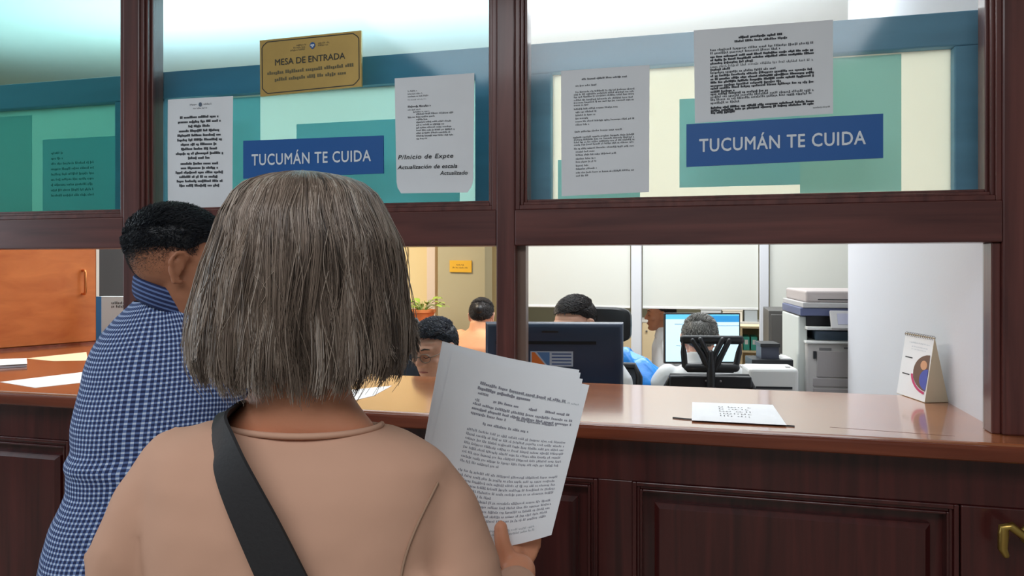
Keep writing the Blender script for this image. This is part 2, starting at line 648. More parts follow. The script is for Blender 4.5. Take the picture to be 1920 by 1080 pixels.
# face frame, panels and their mouldings
x2a, x2b = XY(1186, YB), XY(1797, YB)
pitch = (x2b - x2a) + 0.085
zp = ZY(1186, 902, YB)
frames = [(x2a - pitch * k, x2b - pitch * k) for k in range(0, 6)]
top_rail = MB().box((-4.4, YB, zp), (2.3, YB + 0.03, CT - 0.036))
mk('top_rail', top_rail, M_panel, ctr, bevel=0.002)
mk('plinth', MB().box((-4.4, YB - 0.004, 0), (2.3, YB + 0.03, 0.14)), M_panel, ctr, bevel=0.003)
for k, (a, b) in enumerate(frames):
    mk('stile', MB().box((a - 0.085, YB, 0.14), (a, YB + 0.03, zp)), M_panel, ctr, bevel=0.002)
    mb = MB()
    moulding(mb, a, b, 0.14, zp, 0, [(0, YB - 0.006, YB + 0.03, 0.010), (0.010, YB + 0.002, YB + 0.03, 0.008), (0.018, YB - 0.002, YB + 0.03, 0.006)])
    pan = mk('moulding', mb, M_panel, ctr, bevel=0.002)
    q = MB()
    ins = 0.052
    x0, x1, z0, z1 = a + ins, b - ins, 0.14 + ins, zp - ins
    g = 0.012
    q.add([(x0, YB + 0.016, z0), (x1, YB + 0.016, z0), (x1, YB + 0.016, z1), (x0, YB + 0.016, z1),
           (x0 + g, YB + 0.006, z0 + g), (x1 - g, YB + 0.006, z0 + g), (x1 - g, YB + 0.006, z1 - g), (x0 + g, YB + 0.006, z1 - g),
           (x0, YB + 0.03, z0), (x1, YB + 0.03, z0), (x1, YB + 0.03, z1), (x0, YB + 0.03, z1)],
          [(0, 1, 5, 4), (1, 2, 6, 5), (2, 3, 7, 6), (3, 0, 4, 7), (4, 5, 6, 7), (8, 9, 1, 0), (9, 10, 2, 1), (10, 11, 3, 2), (11, 8, 0, 3), (11, 10, 9, 8)])
    mk('raised_panel', q, M_panel, ctr)
# door at the right end with its brass lever
jl = [PZ(1556, 801, CT), PZ(1790, 818, CT)]
mk('joint_line', MB().prism([jl[0], jl[1], jl[1] + V((0, 0.0016, 0)), jl[0] + V((0, 0.0016, 0))], (0, 0, -0.001), (0, 0, 0.0003)), mat('joint_dark', (84, 48, 34), 0.6), ctr)
dr = mk('door', MB().box((x2b + 0.004, YB - 0.004, 0.15), (x2b + 0.55, YB + 0.03, zp)), M_panel, ctr, bevel=0.003)
h = MB()
hc = PY(1934, 1003, YB - 0.004)
Mh = Matrix.Translation(hc) @ Matrix.Rotation(PI / 2, 4, 'X')
h.lathe(Mh, [(0.001, 0.0), (0.024, 0.0), (0.024, 0.005), (0.016, 0.008), (0.009, 0.010), (0.009, 0.045), (0.001, 0.046)])
q0 = hc + V((0, -0.045, 0))
tip = PY(1880, 1040, YB - 0.055)
k1 = PY(1882, 990, YB - 0.055)
h.tube([q0, q0 + V((-0.02, -0.006, 0.002)), V((k1.x + 0.012, k1.y, k1.z + 0.006)), V((k1.x, k1.y, k1.z)), V((k1.x - 0.001, k1.y, k1.z - 0.016)), V((tip.x, tip.y, tip.z + 0.012)), V((tip.x + 0.006, tip.y, tip.z))],
       [0.008, 0.008, 0.0095, 0.011, 0.0105, 0.0095, 0.007], 14)
mk('lever_handle', h, M_brass, dr, smooth=True, label='curved brass lever handle')

# ------------------------------------------------------------------ office walls behind the counter
xw = 1.128
Yend = None
r = ray(1590, 500)
Yend = CAM.y + r.y * ((xw - CAM.x) / r.x)
struct('wall_side', MB().box((xw, 0.07, 0), (xw + 0.1, Yend, OC)), mat('cool_white_plaster', (206, 208, 216), 0.85, bump=0.03, bscale=120))
YG = 3.50                       # line of the glazed screen with its blinds
scx0 = XY(940, YG)
M_post = mat('white_post', (206, 208, 214), 0.5)
for k, (pa, pb) in enumerate(((940, 962), (1184, 1203), (1424, 1441), (1668, 1686))):
    struct(f'trim_{13 + k}', MB().box((XY(pa, YG), YG - 0.03, 0), (XY(pb, YG), YG + 0.04, OC)), M_post, bevel=0.004)
M_blind = translucent_mat('blind_fabric', (232, 233, 228), 0.35)
zb = ZY(1310, 580, YG)
for (pa, pb, lab) in ((964, 1183, 'pale roller blind between centre post and first white office post'), (1204, 1423, 'pale roller blind above the lit computer screen'), (1442, 1667, 'pale roller blind above the copier and grey cabinet')):
    x0, x1 = XY(pa, YG) + 0.004, XY(pb, YG) - 0.004
    t = thing('roller_blind', ((x0 + x1) / 2, YG, zb), lab, 'blind', 'roller blinds across the office screen')
    mk('fabric', MB().box((x0, YG - 0.003, zb + 0.012), (x1, YG, OC - 0.06)), M_blind, t)
    mk('bottom_bar', MB().box((x0, YG - 0.010, zb), (x1, YG + 0.006, zb + 0.016)), M_wplas, t, bevel=0.003)
    mk('roller', MB().tube([(x0, YG, OC - 0.05), (x1, YG, OC - 0.05)], 0.03, 16), M_wplas, t, smooth=True, auto=True)
# left part: cream wall, pillar and the strip beside it
YW = 4.3
struct('wall_cream', MB().box((-6, YW, 0), (XY(940, YW), YW + 0.1, OC)), M_cream)
struct('trim_17', MB().box((XY(805, YW), YW - 0.06, 0), (XY(820, YW), YW, OC)), mat('pink_trim', (236, 214, 196), 0.7))
struct('trim_18', MB().box((XY(821, 4.0), 4.0, 0), (XY(909, 4.0), YW - 0.08, OC)), M_taupe)
struct('trim_19', MB().box((XY(190, 2.6) - 0.1, 2.6, 0), (XY(320, 2.6), 2.75, OC)), M_grey)
# yellow plaque on the pillar
s = Sheet.quad(PY(843, 488, 3.985), PY(884, 488.5, 3.985), PY(884, 511, 3.985), PY(843, 510, 3.985))
o = mk('door_plaque', s.body(1, 1, 0.012), mat('yellow_plate', (226, 170, 40), 0.4), label='small yellow plaque on the taupe pillar', cat='sign')
mb = MB()
for t_, a_, b_ in ((0.42, 0.32, 0.68), (0.66, 0.14, 0.86)):
    s.words(mb, a_, b_, t_, 0.11)
mk('lettering', mb, mat('plaque_ink', (120, 84, 24), 0.6), o)
# thin hanging cable on the cream wall
mb = MB()
pts = [PY(763 + 3 * math.sin(k * 0.9) - k * 0.5, 455 + k * 13, YW - 0.012) for k in range(11)]
mb.tube(pts, 0.004, 6)
mk('cable', mb, mat('brown_cable', (126, 104, 76), 0.6), smooth=True, label='thin brown cable hanging down the cream office wall', cat='cable')
# ------------------------------------------------------------------ signs and notices on the glass
YS = -0.004
M_blue = mat('sign_blue', (22, 92, 166), 0.45)
M_letter = mat('sign_white', (232, 238, 246), 0.5)


def glass_sheet(tl, tr, br, bl, curl=None, y=YS):
    return Sheet.quad(PY(*tl, y), PY(*tr, y), PY(*br, y), PY(*bl, y), curl)


# two blue signs
for tl, tr, br, bl, txt, lab in (
        ((456, 264), (718.5, 254), (719, 325), (456, 335), (0.065, 0.915, 0.66, 0.30), 'blue sign with white lettering, partly behind grey haired woman'),
        ((1287, 233), (1656, 213), (1656, 296), (1287, 313), (0.07, 0.915, 0.665, 0.31), 'blue sign with white lettering below the bold typed notice')):
    s = glass_sheet(tl, tr, br, bl, y=-0.010)
    o = mk('wall_sign', s.body(1, 1, 0.005), M_blue, label=lab, cat='sign', group='blue signs on the glass')
    mb = MB()
    s.text(mb, 'TUCUMÁN TE CUIDA', txt[0], txt[1], txt[2], txt[3], bold=0.017, space=1.08)
    mk('lettering', mb, M_letter, o)

# gold plaque
s = glass_sheet((487, 76), (677, 57), (678, 162), (488, 181), y=-0.012)
M_gold = mat('gold_plate', (196, 162, 92), 0.38, 0.35, vary=0.06, vscale=14)
M_goldink = mat('plaque_dark', (58, 58, 50), 0.6)
o = mk('gold_plaque', s.body(1, 1, 0.007), M_gold, label='gold engraved plaque with small blue crest, above left blue sign', cat='sign')
mb = MB()
b0, b1, c0, c1 = 0.022, 0.978, 0.04, 0.96
n_ = 0.055
m_ = 0.10
path = [(b0 + n_, c0), (b1 - n_, c0), (b1 - n_ * 0.3, c0 + m_ * 0.55), (b1, c0 + m_), (b1, c1 - m_), (b1 - n_ * 0.5, c1 - m_ * 0.4), (b1 - n_, c1), (b0 + n_, c1), (b0 + n_ * 0.5, c1 - m_ * 0.4), (b0, c1 - m_), (b0, c0 + m_), (b0 + n_ * 0.3, c0 + m_ * 0.55)]
for i in range(len(path)):
    a, b = path[i], path[(i + 1) % len(path)]
    pa, pb = s.at(*a, 0.0005), s.at(*b, 0.0005)
    nn = s.n(0.5, 0.5)
    d = (pb - pa).normalized().cross(nn) * 0.0013
    mb.add([pa + d, pb + d, pb - d, pa - d], [(0, 1, 2, 3)])
mk('border_line', mb, M_goldink, o)
mb = MB()
s.text(mb, 'MESA DE ENTRADA', 0.155, 0.845, 0.475, 0.115, bold=0.012)
mk('title_lettering', mb, M_goldink, o)
mb = MB()
for t_, a_, b_, h_ in ((0.63, 0.075, 0.935, 0.062), (0.755, 0.15, 0.87, 0.062)):
    s.words(mb, a_, b_, t_, h_, 0.8)
M_pmid = mat('plaque_mid', (104, 94, 62), 0.6)
mk('lettering', mb, M_pmid, o)
mb = MB()
for q in (((0.165, 0.37, 0.475), (0.205, 0.34, 0.475), (0.245, 0.31, 0.46)), ((0.165, 0.585, 0.70), (0.205, 0.585, 0.69))):
    mb = MB()
    for t_, a_, b_ in q:
        s.words(mb, a_, b_, t_, 0.028, 0.5)
    mk('crest_lettering', mb, M_pmid, o)
cr = MB()
c_ = [s.at(0.53 + 0.027 * math.sin(a) * (1 - 0.25 * (math.cos(a) < -0.5)), 0.185 - 0.062 * math.cos(a), 0.0008) for a in [2 * PI * k / 20 for k in range(20)]]
cr.add(c_, [tuple(range(19, -1, -1))])
e = mk('crest', cr, mat('crest_blue', (40, 88, 150), 0.5), o)
cr = MB()
s.rect(cr, 0.512, 0.165, 0.548, 0.19, 0.0012)
s.rect(cr, 0.522, 0.20, 0.538, 0.215, 0.0012)
mk('crest_band', cr, M_letter, e)


def paper(name, s, nu, nv, label, lines, group=None, cat='notice', ink=None, cond=None, m=None):
    o = mk(name, s.body(nu, nv, 0.0004), m or M_paper, label=label, cat=cat, group=group, smooth=True, auto=True)
    mb = MB()
    for L in lines:
        s.words(mb, L[0], L[1], L[2], L[3], L[4] if len(L) > 4 else 0.6, 0.0006)
    if mb.v:
        mk('print', mb, ink or M_ink, o)
    return o


def wob(amp, sx, sy, ph=0.0):
    return lambda a, t: V((0, -abs(amp * math.sin(sx * a + ph) * math.sin(sy * t + ph * 0.7)), 0))


# centred notice at the left, its lower part creased
s = glass_sheet((315, 187), (437, 180), (436, 389), (315, 389), wob(0.004, 3.0, 2.6, 0.4))
ln = [(0.35, 0.46, 0.065, 0.014, 0.4), (0.56, 0.68, 0.065, 0.014, 0.4), (0.40, 0.62, 0.10, 0.012, 0.4)]
rr = random.Random(3)
for k in range(10):
    wd = rr.uniform(0.28, 0.38) if k not in (2, 9) else 0.17
    ln.append((0.5 - wd, 0.5 + wd, 0.185 + k * 0.0415, 0.023, 0.95))
for k in range(6):
    wd = rr.uniform(0.26, 0.37)
    ln.append((0.5 - wd, 0.5 + wd, 0.61 + k * 0.04, 0.023, 0.95))
o = paper('notice_sheet', s, 10, 14, 'white notice with centred bold lines, taped above dark haired man', ln, 'notices taped to the upper glass')
cr = MB()
c_ = [s.at(0.51 + 0.026 * math.sin(a), 0.062 - 0.02 * math.cos(a), 0.0008) for a in [2 * PI * k / 14 for k in range(14)]]
cr.add(c_, [tuple(range(13, -1, -1))])
mk('crest', cr, mat('crest_grey', (90, 104, 124), 0.6), o)

# notice with handwriting, bottom corners rounded and curling
s0 = glass_sheet((740, 147), (889.5, 137), (887, 361), (744, 363), wob(0.006, 2.8, 2.9, 0.2))


def handw(a, t):
    k = max(0.0, (t - 0.9) / 0.1)
    return s0.f(0.5 + (a - 0.5) * (1 - 0.13 * k * k), t) + V((0, -0.004 * k, 0))


s = Sheet(handw, s0.w, s0.h)
ln = [(0.17, 0.30, 0.125, 0.012, 0.4), (0.17, 0.36, 0.150, 0.012, 0.4), (0.17, 0.44, 0.172, 0.012, 0.5), (0.17, 0.42, 0.20, 0.01, 0.3),
      (0.17, 0.47, 0.262, 0.016, 0.7), (0.17, 0.34, 0.288, 0.012, 0.5), (0.24, 0.46, 0.308, 0.012, 0.5), (0.28, 0.76, 0.328, 0.013, 0.6), (0.17, 0.52, 0.352, 0.013, 0.6)]
for k in range(8):
    ln.append((0.28, rr.uniform(0.62, 0.80) if k not in (0, 7) else 0.44, 0.375 + k * 0.0235, 0.013, 0.6))
o = paper('notice_sheet', s, 10, 20, 'white typed notice with black handwriting along its bottom', ln, 'notices taped to the upper glass')
mb = MB()
s.text(mb, 'P/Inicio de Expte', 0.03, 0.75, 0.705, 0.038, 0.0008, 0.012, 0.22, 1.1)
s.text(mb, 'Actualización de escala', 0.02, 0.80, 0.79, 0.034, 0.0008, 0.012, 0.22)
s.text(mb, 'Actualizado', 0.58, 0.93, 0.848, 0.034, 0.0008, 0.012, 0.2)
mk('handwriting', mb, M_inkb, o)

# tall typed notice
s = glass_sheet((1052, 133), (1218, 122), (1217, 360), (1053, 368), wob(0.005, 2.4, 3.0, 0.3))
ln = [(0.24, 0.76, 0.085, 0.014, 0.7), (0.17, 0.42, 0.135, 0.013, 0.6)]
for t_, a_, b_ in [(0.185, .17, .84), (0.205, .15, .84), (0.225, .15, .84), (0.25, .15, .84), (0.27, .15, .84), (0.29, .15, .32), (0.32, .15, .65), (0.345, .17, .42), (0.37, .17, .40), (0.395, .17, .32), (0.42, .17, .84), (0.445, .17, .33), (0.50, .16, .70),
                   (0.545, .14, .84), (0.565, .15, .84), (0.585, .15, .84), (0.605, .15, .84), (0.635, .15, .84), (0.66, .17, .40), (0.685, .17, .64), (0.715, .17, .40), (0.74, .17, .42), (0.77, .17, .32), (0.795, .17, .42), (0.825, .17, .84), (0.85, .17, .32)]:
    ln.append((a_, b_, t_, 0.013, 0.55))
paper('notice_sheet', s, 8, 12, 'tall white typed notice on the glass right of the centre post', ln, 'notices taped to the upper glass')

# landscape notice with dense bold print
s = glass_sheet((1301, 57), (1562, 37), (1562, 213), (1303, 231), wob(0.004, 3.1, 2.2, 0.1))
ln = [(0.33, 0.65, 0.125, 0.026, 1.0), (0.30, 0.68, 0.165, 0.024, 0.9)]
for t_, b_, wgt in [(.25, .87, .6), (.285, .64, .6), (.325, .87, 1.0), (.36, .87, 1.0), (.395, .44, .9), (.43, .87, .4), (.462, .27, .9), (.495, .60, .7), (.53, .87, .9), (.565, .87, 1.0), (.60, .87, 1.0), (.635, .64, .9), (.665, .87, .9), (.70, .30, .9), (.725, .55, .8), (.755, .87, .6), (.785, .87, .6), (.82, .34, .6)]:
    ln.append((0.12, b_, t_ - 0.01, 0.024, wgt))
for t_, b_, wgt in [(.872, .87, 1.0), (.90, .87, 1.0), (.925, .30, 1.0)]:
    ln.append((0.12, b_, t_ - 0.01, 0.024, wgt))
ln.append((0.86, 0.98, 0.93, 0.016, 0.5))
paper('notice_sheet', s, 8, 6, 'wide bold typed notice directly above the right blue sign', ln, 'notices taped to the upper glass')

# ------------------------------------------------------------------ papers and things on the counter
ZC = CT + 0.0006


def counter_sheet(c, label, lines=(), lift=0.0, group='loose papers on the counter', m=None, name='paper_sheet', z=ZC, curl=None):
    q = [PZ(px, py, z + lift) for px, py in c]
    s = Sheet.quad(*q, curl)
    return s, paper(name, s, 6, 6, label, lines, group, 'paper', m=m)


s, o = counter_sheet([(1298, 754), (1449, 759), (1475, 797), (1297, 788)], 'white printed form on the counter below the mesh chair',
                     [(0.32, 0.72, 0.25 + 0.12 * k, 0.05, 0.3) for k in range(5)], lift=0.0035)
counter_sheet([(655, 731), (735, 723), (700, 742), (650, 754)], 'white sheet on the counter right of the woman\'s neck')
s, o = counter_sheet([(0, 716), (160, 697), (165, 716), (66, 727)], 'white sheet near the front edge of the left counter')
counter_sheet([(48, 672), (162, 660), (165, 676), (100, 677)], 'cream sheet lying in front of the orange cupboard', m=mat('cream_paper', (244, 214, 178), 0.8))
# notepad at the left picture edge
a = PZ(-60, 690, CT); b = PZ(52, 686, CT)
t = thing('notepad', a.lerp(b, 0.5), 'thin black edged notepad lying on the left counter', 'notepad')
x0, y0 = a.x, a.y
pts = [PZ(-70, 682, CT), PZ(50, 677, CT), PZ(51, 688, CT), PZ(-60, 695, CT)]
pts = pts[::-1]
mk('cover', MB().prism(pts, (0, 0, 0.009), (0, 0, 0.0115)), M_black, t)
mk('pages', MB().prism([p + (V((-0.004, 0.002, 0)) if i in (1,) else V((0, 0, 0))) for i, p in enumerate(pts)], (0, 0, 0.001), (0, 0, 0.009)), mat('page_edges', (206, 208, 220), 0.8), t)
top_s = Sheet.quad(*[p + V((0, 0, 0.0118)) for p in pts[::-1]])
mk('label_sheet', top_s.body(1, 1, 0.0002), M_paper, t)

# desk calendar
cb = thing('desk_calendar', PZ(1735, 750, CT), 'white spiral bound tent calendar standing by the white wall', 'calendar')
A, B_ = PZ(1681, 737, CT + 0.001), PZ(1734, 755, CT + 0.001)          # foot of the front page
fold = V((0, 0, 1))
hgt = 0.176
C_ = PZ(1778, 754, CT + 0.001)                                    # foot of the back page, near end
dv = (C_ - B_)
T0 = A + dv * 0.42 + V((0, 0, hgt))
T1 = B_ + dv * 0.42 + V((0, 0, hgt))
sf = Sheet.quad(T0, T1, B_, A)
mk('front_page', sf.body(1, 1, 0.0012), M_paper, cb)
D_ = A + dv
sb = Sheet.quad(T1, T0, D_, C_)
M_card = mat('kraft_card', (196, 182, 156), 0.8)
mk('back_board', sb.body(1, 1, 0.0016), M_card, cb)
mk('foot_board', MB().prism([A, B_, C_, D_], (0, 0, 0), (0, 0, 0.0012)), M_card, cb)
# the end flap the photograph shows: a card triangle closing the tent
mk('end_flap', MB().prism([B_ + V((0, 0, 0.001)), C_ + V((0, 0, 0.001)), T1], dv.cross(V((0, 0, 1))).normalized() * -0.001, dv.cross(V((0, 0, 1))).normalized() * 0.0004), M_card, cb)
mb = MB()
for k in range(13):
    p = T0.lerp(T1, (k + 0.5) / 13)
    u = (T1 - T0).normalized()
    ring = [p + V((0, 0, -0.002)) + (dv.normalized() * math.cos(x) + V((0, 0, 1)) * math.sin(x)) * 0.0055 for x in [2 * PI * j / 12 for j in range(13)]]
    mb.tube(ring, 0.0008, 6)
mk('spiral', mb, M_alu, cb, smooth=True)
mb = MB()
for t_, a_, b_, h_ in ((0.14, 0.2, 0.9, 0.022), (0.2, 0.3, 0.85, 0.018), (0.24, 0.3, 0.8, 0.014)):
    sf.words(mb, a_, b_, t_, h_, 0.3)
mk('print', mb, mat('pale_print', (170, 186, 200), 0.8), cb)
for t_, a_ in ((0.37, 0.12), (0.64, 0.10)):
    mb = MB()
    sf.rect(mb, a_, t_, a_ + 0.26, t_ + 0.018)
    mk('date_bar', mb, M_ink, cb)


def arc(mb, cx, ct, r0, r1, a0, a1, k=1.0, off=0.0006):
    vs, fs = [], []
    for i in range(15):
        a = math.radians(a0 + (a1 - a0) * i / 14)
        for r_ in (r0, r1):
            vs.append(sf.at(cx + r_ * math.cos(a), ct - r_ * math.sin(a) * k, off))
    for i in range(14):
        fs.append((2 * i, 2 * i + 1, 2 * i + 3, 2 * i + 2))
    mb.add(vs, fs)


kk = sf.w / sf.h
mb = MB(); arc(mb, 0.97, 0.56, 0.0, 0.50, 92, 268, 0.56); mk('photo_shade', mb, mat('photo_brown', (112, 84, 72), 0.6), cb)
mb = MB(); arc(mb, 0.97, 0.66, 0.0, 0.26, 92, 268, 0.62, 0.0009); mk('photo_blue', mb, mat('photo_blue', (78, 90, 176), 0.6), cb)
mb = MB(); arc(mb, 0.80, 0.45, 0.0, 0.11, 0, 360, 0.66, 0.0011); mk('photo_face', mb, mat('photo_skin', (214, 160, 124), 0.6), cb)
mb = MB(); arc(mb, 0.97, 0.57, 0.50, 0.57, 190, 266, 0.56, 0.0009); mk('photo_rim', mb, mat('photo_magenta', (196, 60, 110), 0.6), cb)

# black pen under the form and a thin dark wire lying along the counter
q0, q1 = PZ(1262, 783, CT + 0.0017), PZ(1489, 799, CT + 0.0017)
mk('cable', MB().tube([q0, q0.lerp(q1, 0.12) + V((0, -0.004, 0)), q0.lerp(q1, 0.5), q1], 0.0016, 8), M_black, smooth=True, label='thin black wire running under the white printed form', cat='cable')

# ------------------------------------------------------------------ orange cupboard on the left
ca, cbk = V((-2.95, -0.40, 0)), V((-2.357, 1.108, 0))
u = (cbk - ca).normalized()
nrm = V((u.y, -u.x, 0))          # towards the counter
L = 1.0
ca = cbk - u * L
cz = 1.66
t = thing('wall_cupboard', (ca + cbk) / 2 - nrm * 0.2, 'tall orange wood veneer cupboard at the left end of the counter', 'cupboard')
Mc = Matrix(((u.x, nrm.x, 0, ca.x), (u.y, nrm.y, 0, ca.y), (0, 0, 1, 0), (0, 0, 0, 1)))
mk('body', MB().tbox(Mc, (0, -0.42, 0.0), (L, -0.022, cz)), M_orange, t)
d1 = mk('door', MB().tbox(Mc, (0.36, -0.02, CT + 0.012), (L - 0.012, -0.002, cz - 0.02)), M_orange, t, bevel=0.002)
d2 = mk('door', MB().tbox(Mc, (0.01, -0.02, CT + 0.012), (0.355, -0.002, cz - 0.02)), M_orange, t, bevel=0.002)
mk('edge_strip', MB().tbox(Mc, (L - 0.012, -0.022, CT + 0.004), (L + 0.002, 0.0, cz - 0.02)), mat('white_edging', (222, 214, 206), 0.5), t)
mk('plinth_strip', MB().tbox(Mc, (0.0, -0.0, CT), (L, 0.012, CT + 0.010)), M_lip, t)
hz0, hz1 = 1.47 - 55 / 1400 * 3.55, 1.47 - 3 / 1400 * 3.55
hx = L - 0.075
mb = MB()
mb.tube([Mc @ V((hx, 0.0, hz1 - 0.01)), Mc @ V((hx, 0.022, hz1 - 0.01)), Mc @ V((hx, 0.03, hz1 - 0.02)), Mc @ V((hx, 0.03, hz0 + 0.02)), Mc @ V((hx, 0.022, hz0 + 0.01)), Mc @ V((hx, 0.0, hz0 + 0.01))], 0.006, 10)
mk('handle', mb, mat('copper_handle', (206, 128, 74), 0.3, 0.7), d1, smooth=True, label='copper bar handle')

# blue and white box standing beside it
o_ = PZ(205, 652, CT)
t = thing('leaflet_box', (o_.x, o_.y, CT), 'white and blue box behind the checked shirt shoulder', 'box')
Mt = Matrix.Translation(V((-2.16, 1.02, CT))) @ Matrix.Rotation(math.radians(12), 4, 'Z')
Db = (V((-2.16, 0.99, CT)) - CAM).dot(FWD)
zt = 1.47 - 56 / 1400 * Db
mk('carton', MB().tbox(Mt, (-0.09, -0.03, 0), (0.10, 0.03, zt - CT)), mat('carton_white', (208, 222, 234), 0.6), t, bevel=0.002)
mk('blue_side', MB().tbox(Mt, (-0.0905, -0.0312, 0.0), (-0.066, -0.03, zt - CT)), mat('carton_blue', (58, 128, 196), 0.6), t)
sx = Sheet.quad(Mt @ V((-0.03, -0.031, zt - CT)), Mt @ V((0.1, -0.031, zt - CT)), Mt @ V((0.1, -0.031, 0)), Mt @ V((-0.03, -0.031, 0)))
mb = MB()
for k in range(2):
    sx.words(mb, 0.1, 0.8, 0.15 + 0.07 * k, 0.05, 0.6)
mk('print', mb, M_ink, t)

# ------------------------------------------------------------------ office furniture and machines


def desk(x0, x1, y0, y1, label, m, h=0.74):
    t = thing('office_desk', ((x0 + x1) / 2, (y0 + y1) / 2, 0), label, 'desk', 'office desks behind the counter')
    mk('desktop', MB().box((x0, y0, h - 0.03), (x1, y1, h)), m, t, bevel=0.003)
    for a in (x0 + 0.03, x1 - 0.07):
        for b in (y0 + 0.03, y1 - 0.07):
            mk('leg', MB().box((a, b, 0), (a + 0.04, b + 0.04, h - 0.03)), M_gplas, t)
    mk('modesty_panel', MB().box((x0 + 0.07, (y0 + y1) / 2, 0.3), (x1 - 0.07, (y0 + y1) / 2 + 0.018, h - 0.03)), m, t)
    return t


M_desk = mat('beige_laminate', (222, 206, 178), 0.5)
desk(-0.62, 0.52, 0.62, 1.06, 'beige desk behind the counter carrying the black monitor', M_desk)
desk(-1.62, -0.66, 0.62, 1.1, 'beige desk in front of the man with glasses', M_desk)
desk(-0.25, 0.60, 2.40, 2.95, 'beige desk in front of the grey haired man', M_desk)

# black monitor seen from behind
Dm = 2.72
tl, br = P(910, 604, Dm), P(1168, 716, Dm)
cx = P(1039, 660, Dm)
Mm = Matrix.Translation(V((cx.x, cx.y, 0))) @ Matrix.Rotation(TH - math.radians(3), 4, 'Z')
wd = 258 / F * Dm / 2
z1, z0 = tl.z, br.z - 0.035
t = thing('computer_monitor', (cx.x, cx.y, 0.74), 'black monitor seen from behind, with an orange and blue sticker', 'monitor')
mb = MB()
pr = lambda y, i: [Mm @ V((-wd + i, y, z0 + i)), Mm @ V((wd - i, y, z0 + i)), Mm @ V((wd - i, y, z1 - i)), Mm @ V((-wd + i, y, z1 - i))]
mb.rings([pr(0.012, 0.0), pr(0.0, 0.0), pr(-0.012, 0.002), pr(-0.022, 0.007), pr(-0.028, 0.018), pr(-0.03, 0.04)])
mk('shell', mb, M_screen, t, smooth=True, auto=True)
mk('bezel', MB().tbox(Mm, (-wd, 0.012, z0), (wd, 0.018, z1)), M_black, t)
zs = 1.47 - 141 / F * Dm
mk('vent_slot', MB().tbox(Mm, (-wd + 0.04, -0.0335, zs - 0.0055), (wd - 0.10, -0.028, zs + 0.0055)), mat('slot_black', (8, 10, 14), 0.7), t)
mk('emblem', MB().tbox(Mm, (-0.045, -0.0318, zs + 0.036), (0.015, -0.029, zs + 0.043)), M_black, t)
st = Sheet.quad(Mm @ V((-0.5, -0.0315, 2)), Mm @ V((0.5, -0.0315, 2)), Mm @ V((0.5, -0.0315, 1)), Mm @ V((-0.5, -0.0315, 1)))
sl = lambda px: (px - 1039) / F * Dm
sz = lambda py: 1.47 - (py - 500) / F * Dm
s = Sheet.quad(*[Mm @ V((sl(a), -0.0312, sz(b))) for a, b in ((995, 657), (1074, 657), (1074, 685), (995, 685))])
k_ = mk('sticker', s.body(1, 1, 0.0006), mat('sticker_grey', (186, 194, 208), 0.5), t, label='orange, blue and white sticker')
mb = MB(); mb.add([s.at(*p, 0.0004) for p in ((0.03, 0.06), (0.10, 0.06), (0.36, 0.94), (0.03, 0.94))], [(0, 3, 2, 1)]); mk('orange_field', mb, mat('sticker_orange', (226, 116, 44), 0.5), k_)
mb = MB(); mb.add([s.at(*p, 0.0004) for p in ((0.15, 0.06), (0.45, 0.06), (0.45, 0.94), (0.40, 0.94))], [(0, 3, 2, 1)]); mk('blue_field', mb, mat('sticker_blue', (84, 124, 176), 0.5), k_)
mb = MB()
for k in range(4):
    s.rect(mb, 0.50, 0.13 + 0.22 * k, 0.96, 0.22 + 0.22 * k)
mk('text_lines', mb, mat('sticker_line', (70, 92, 140), 0.5), k_)
mk('stand', MB().tbox(Mm, (-0.04, -0.03, 0.75), (0.04, 0.0, z0 + 0.03)), M_black, t, bevel=0.004)
mk('stand_foot', MB().tbox(Mm, (-0.12, -0.12, 0.74), (0.12, 0.06, 0.752)), M_black, t, bevel=0.004)

# lit monitor in front of the grey haired man
Dl = 4.25
tl, br = P(1246, 587, Dl), P(1388, 672, Dl)
cx = P(1317, 630, Dl)
Mm = Matrix.Translation(V((cx.x, cx.y, 0))) @ Matrix.Rotation(TH, 4, 'Z')
wd = 71 / F * Dl
z1, z0 = tl.z, br.z - 0.03
t = thing('computer_monitor', (cx.x, cx.y, 0.74), 'monitor with a lit pale blue screen before the grey haired man', 'monitor')
mk('shell', MB().tbox(Mm, (-wd, 0, z0), (wd, 0.035, z1)), M_black, t, bevel=0.003)
s = Sheet.quad(*[Mm @ V((a, -0.001, b)) for a, b in ((-wd + 0.007, z1 - 0.008), (wd - 0.007, z1 - 0.008), (wd - 0.007, z0 + 0.012), (-wd + 0.007, z0 + 0.012))])
sc = mk('screen', s.body(1, 1, 0.0008), mat('screen_white', (204, 236, 250), 0.3, emit=0.7), t, label='lit screen')
mb = MB(); s.rect(mb, 0, 0.0, 1, 0.1); mk('window_bar', mb, mat('screen_cyan', (96, 190, 224), 0.3, emit=0.7), sc)
mb = MB(); s.rect(mb, 0.5, 0.03, 1, 0.16, 0.0008); mk('header_band', mb, mat('screen_blue', (44, 140, 200), 0.3, emit=0.7), sc)
for q in ((0.12, 0.20, 0.30, 0.212), (0.6, 0.235, 1, 0.245), (0.14, 0.66, 0.2, 0.67)):
    mb = MB(); s.rect(mb, *q, 0.0008); mk('page_line', mb, mat('screen_line', (120, 150, 170), 0.4, emit=0.4), sc)
mk('stand', MB().tbox(Mm, (-0.03, 0.03, 0.75), (0.03, 0.06, z0 + 0.1)), M_black, t)
mk('stand_foot', MB().tbox(Mm, (-0.1, -0.06, 0.74), (0.1, 0.1, 0.752)), M_black, t, bevel=0.004)

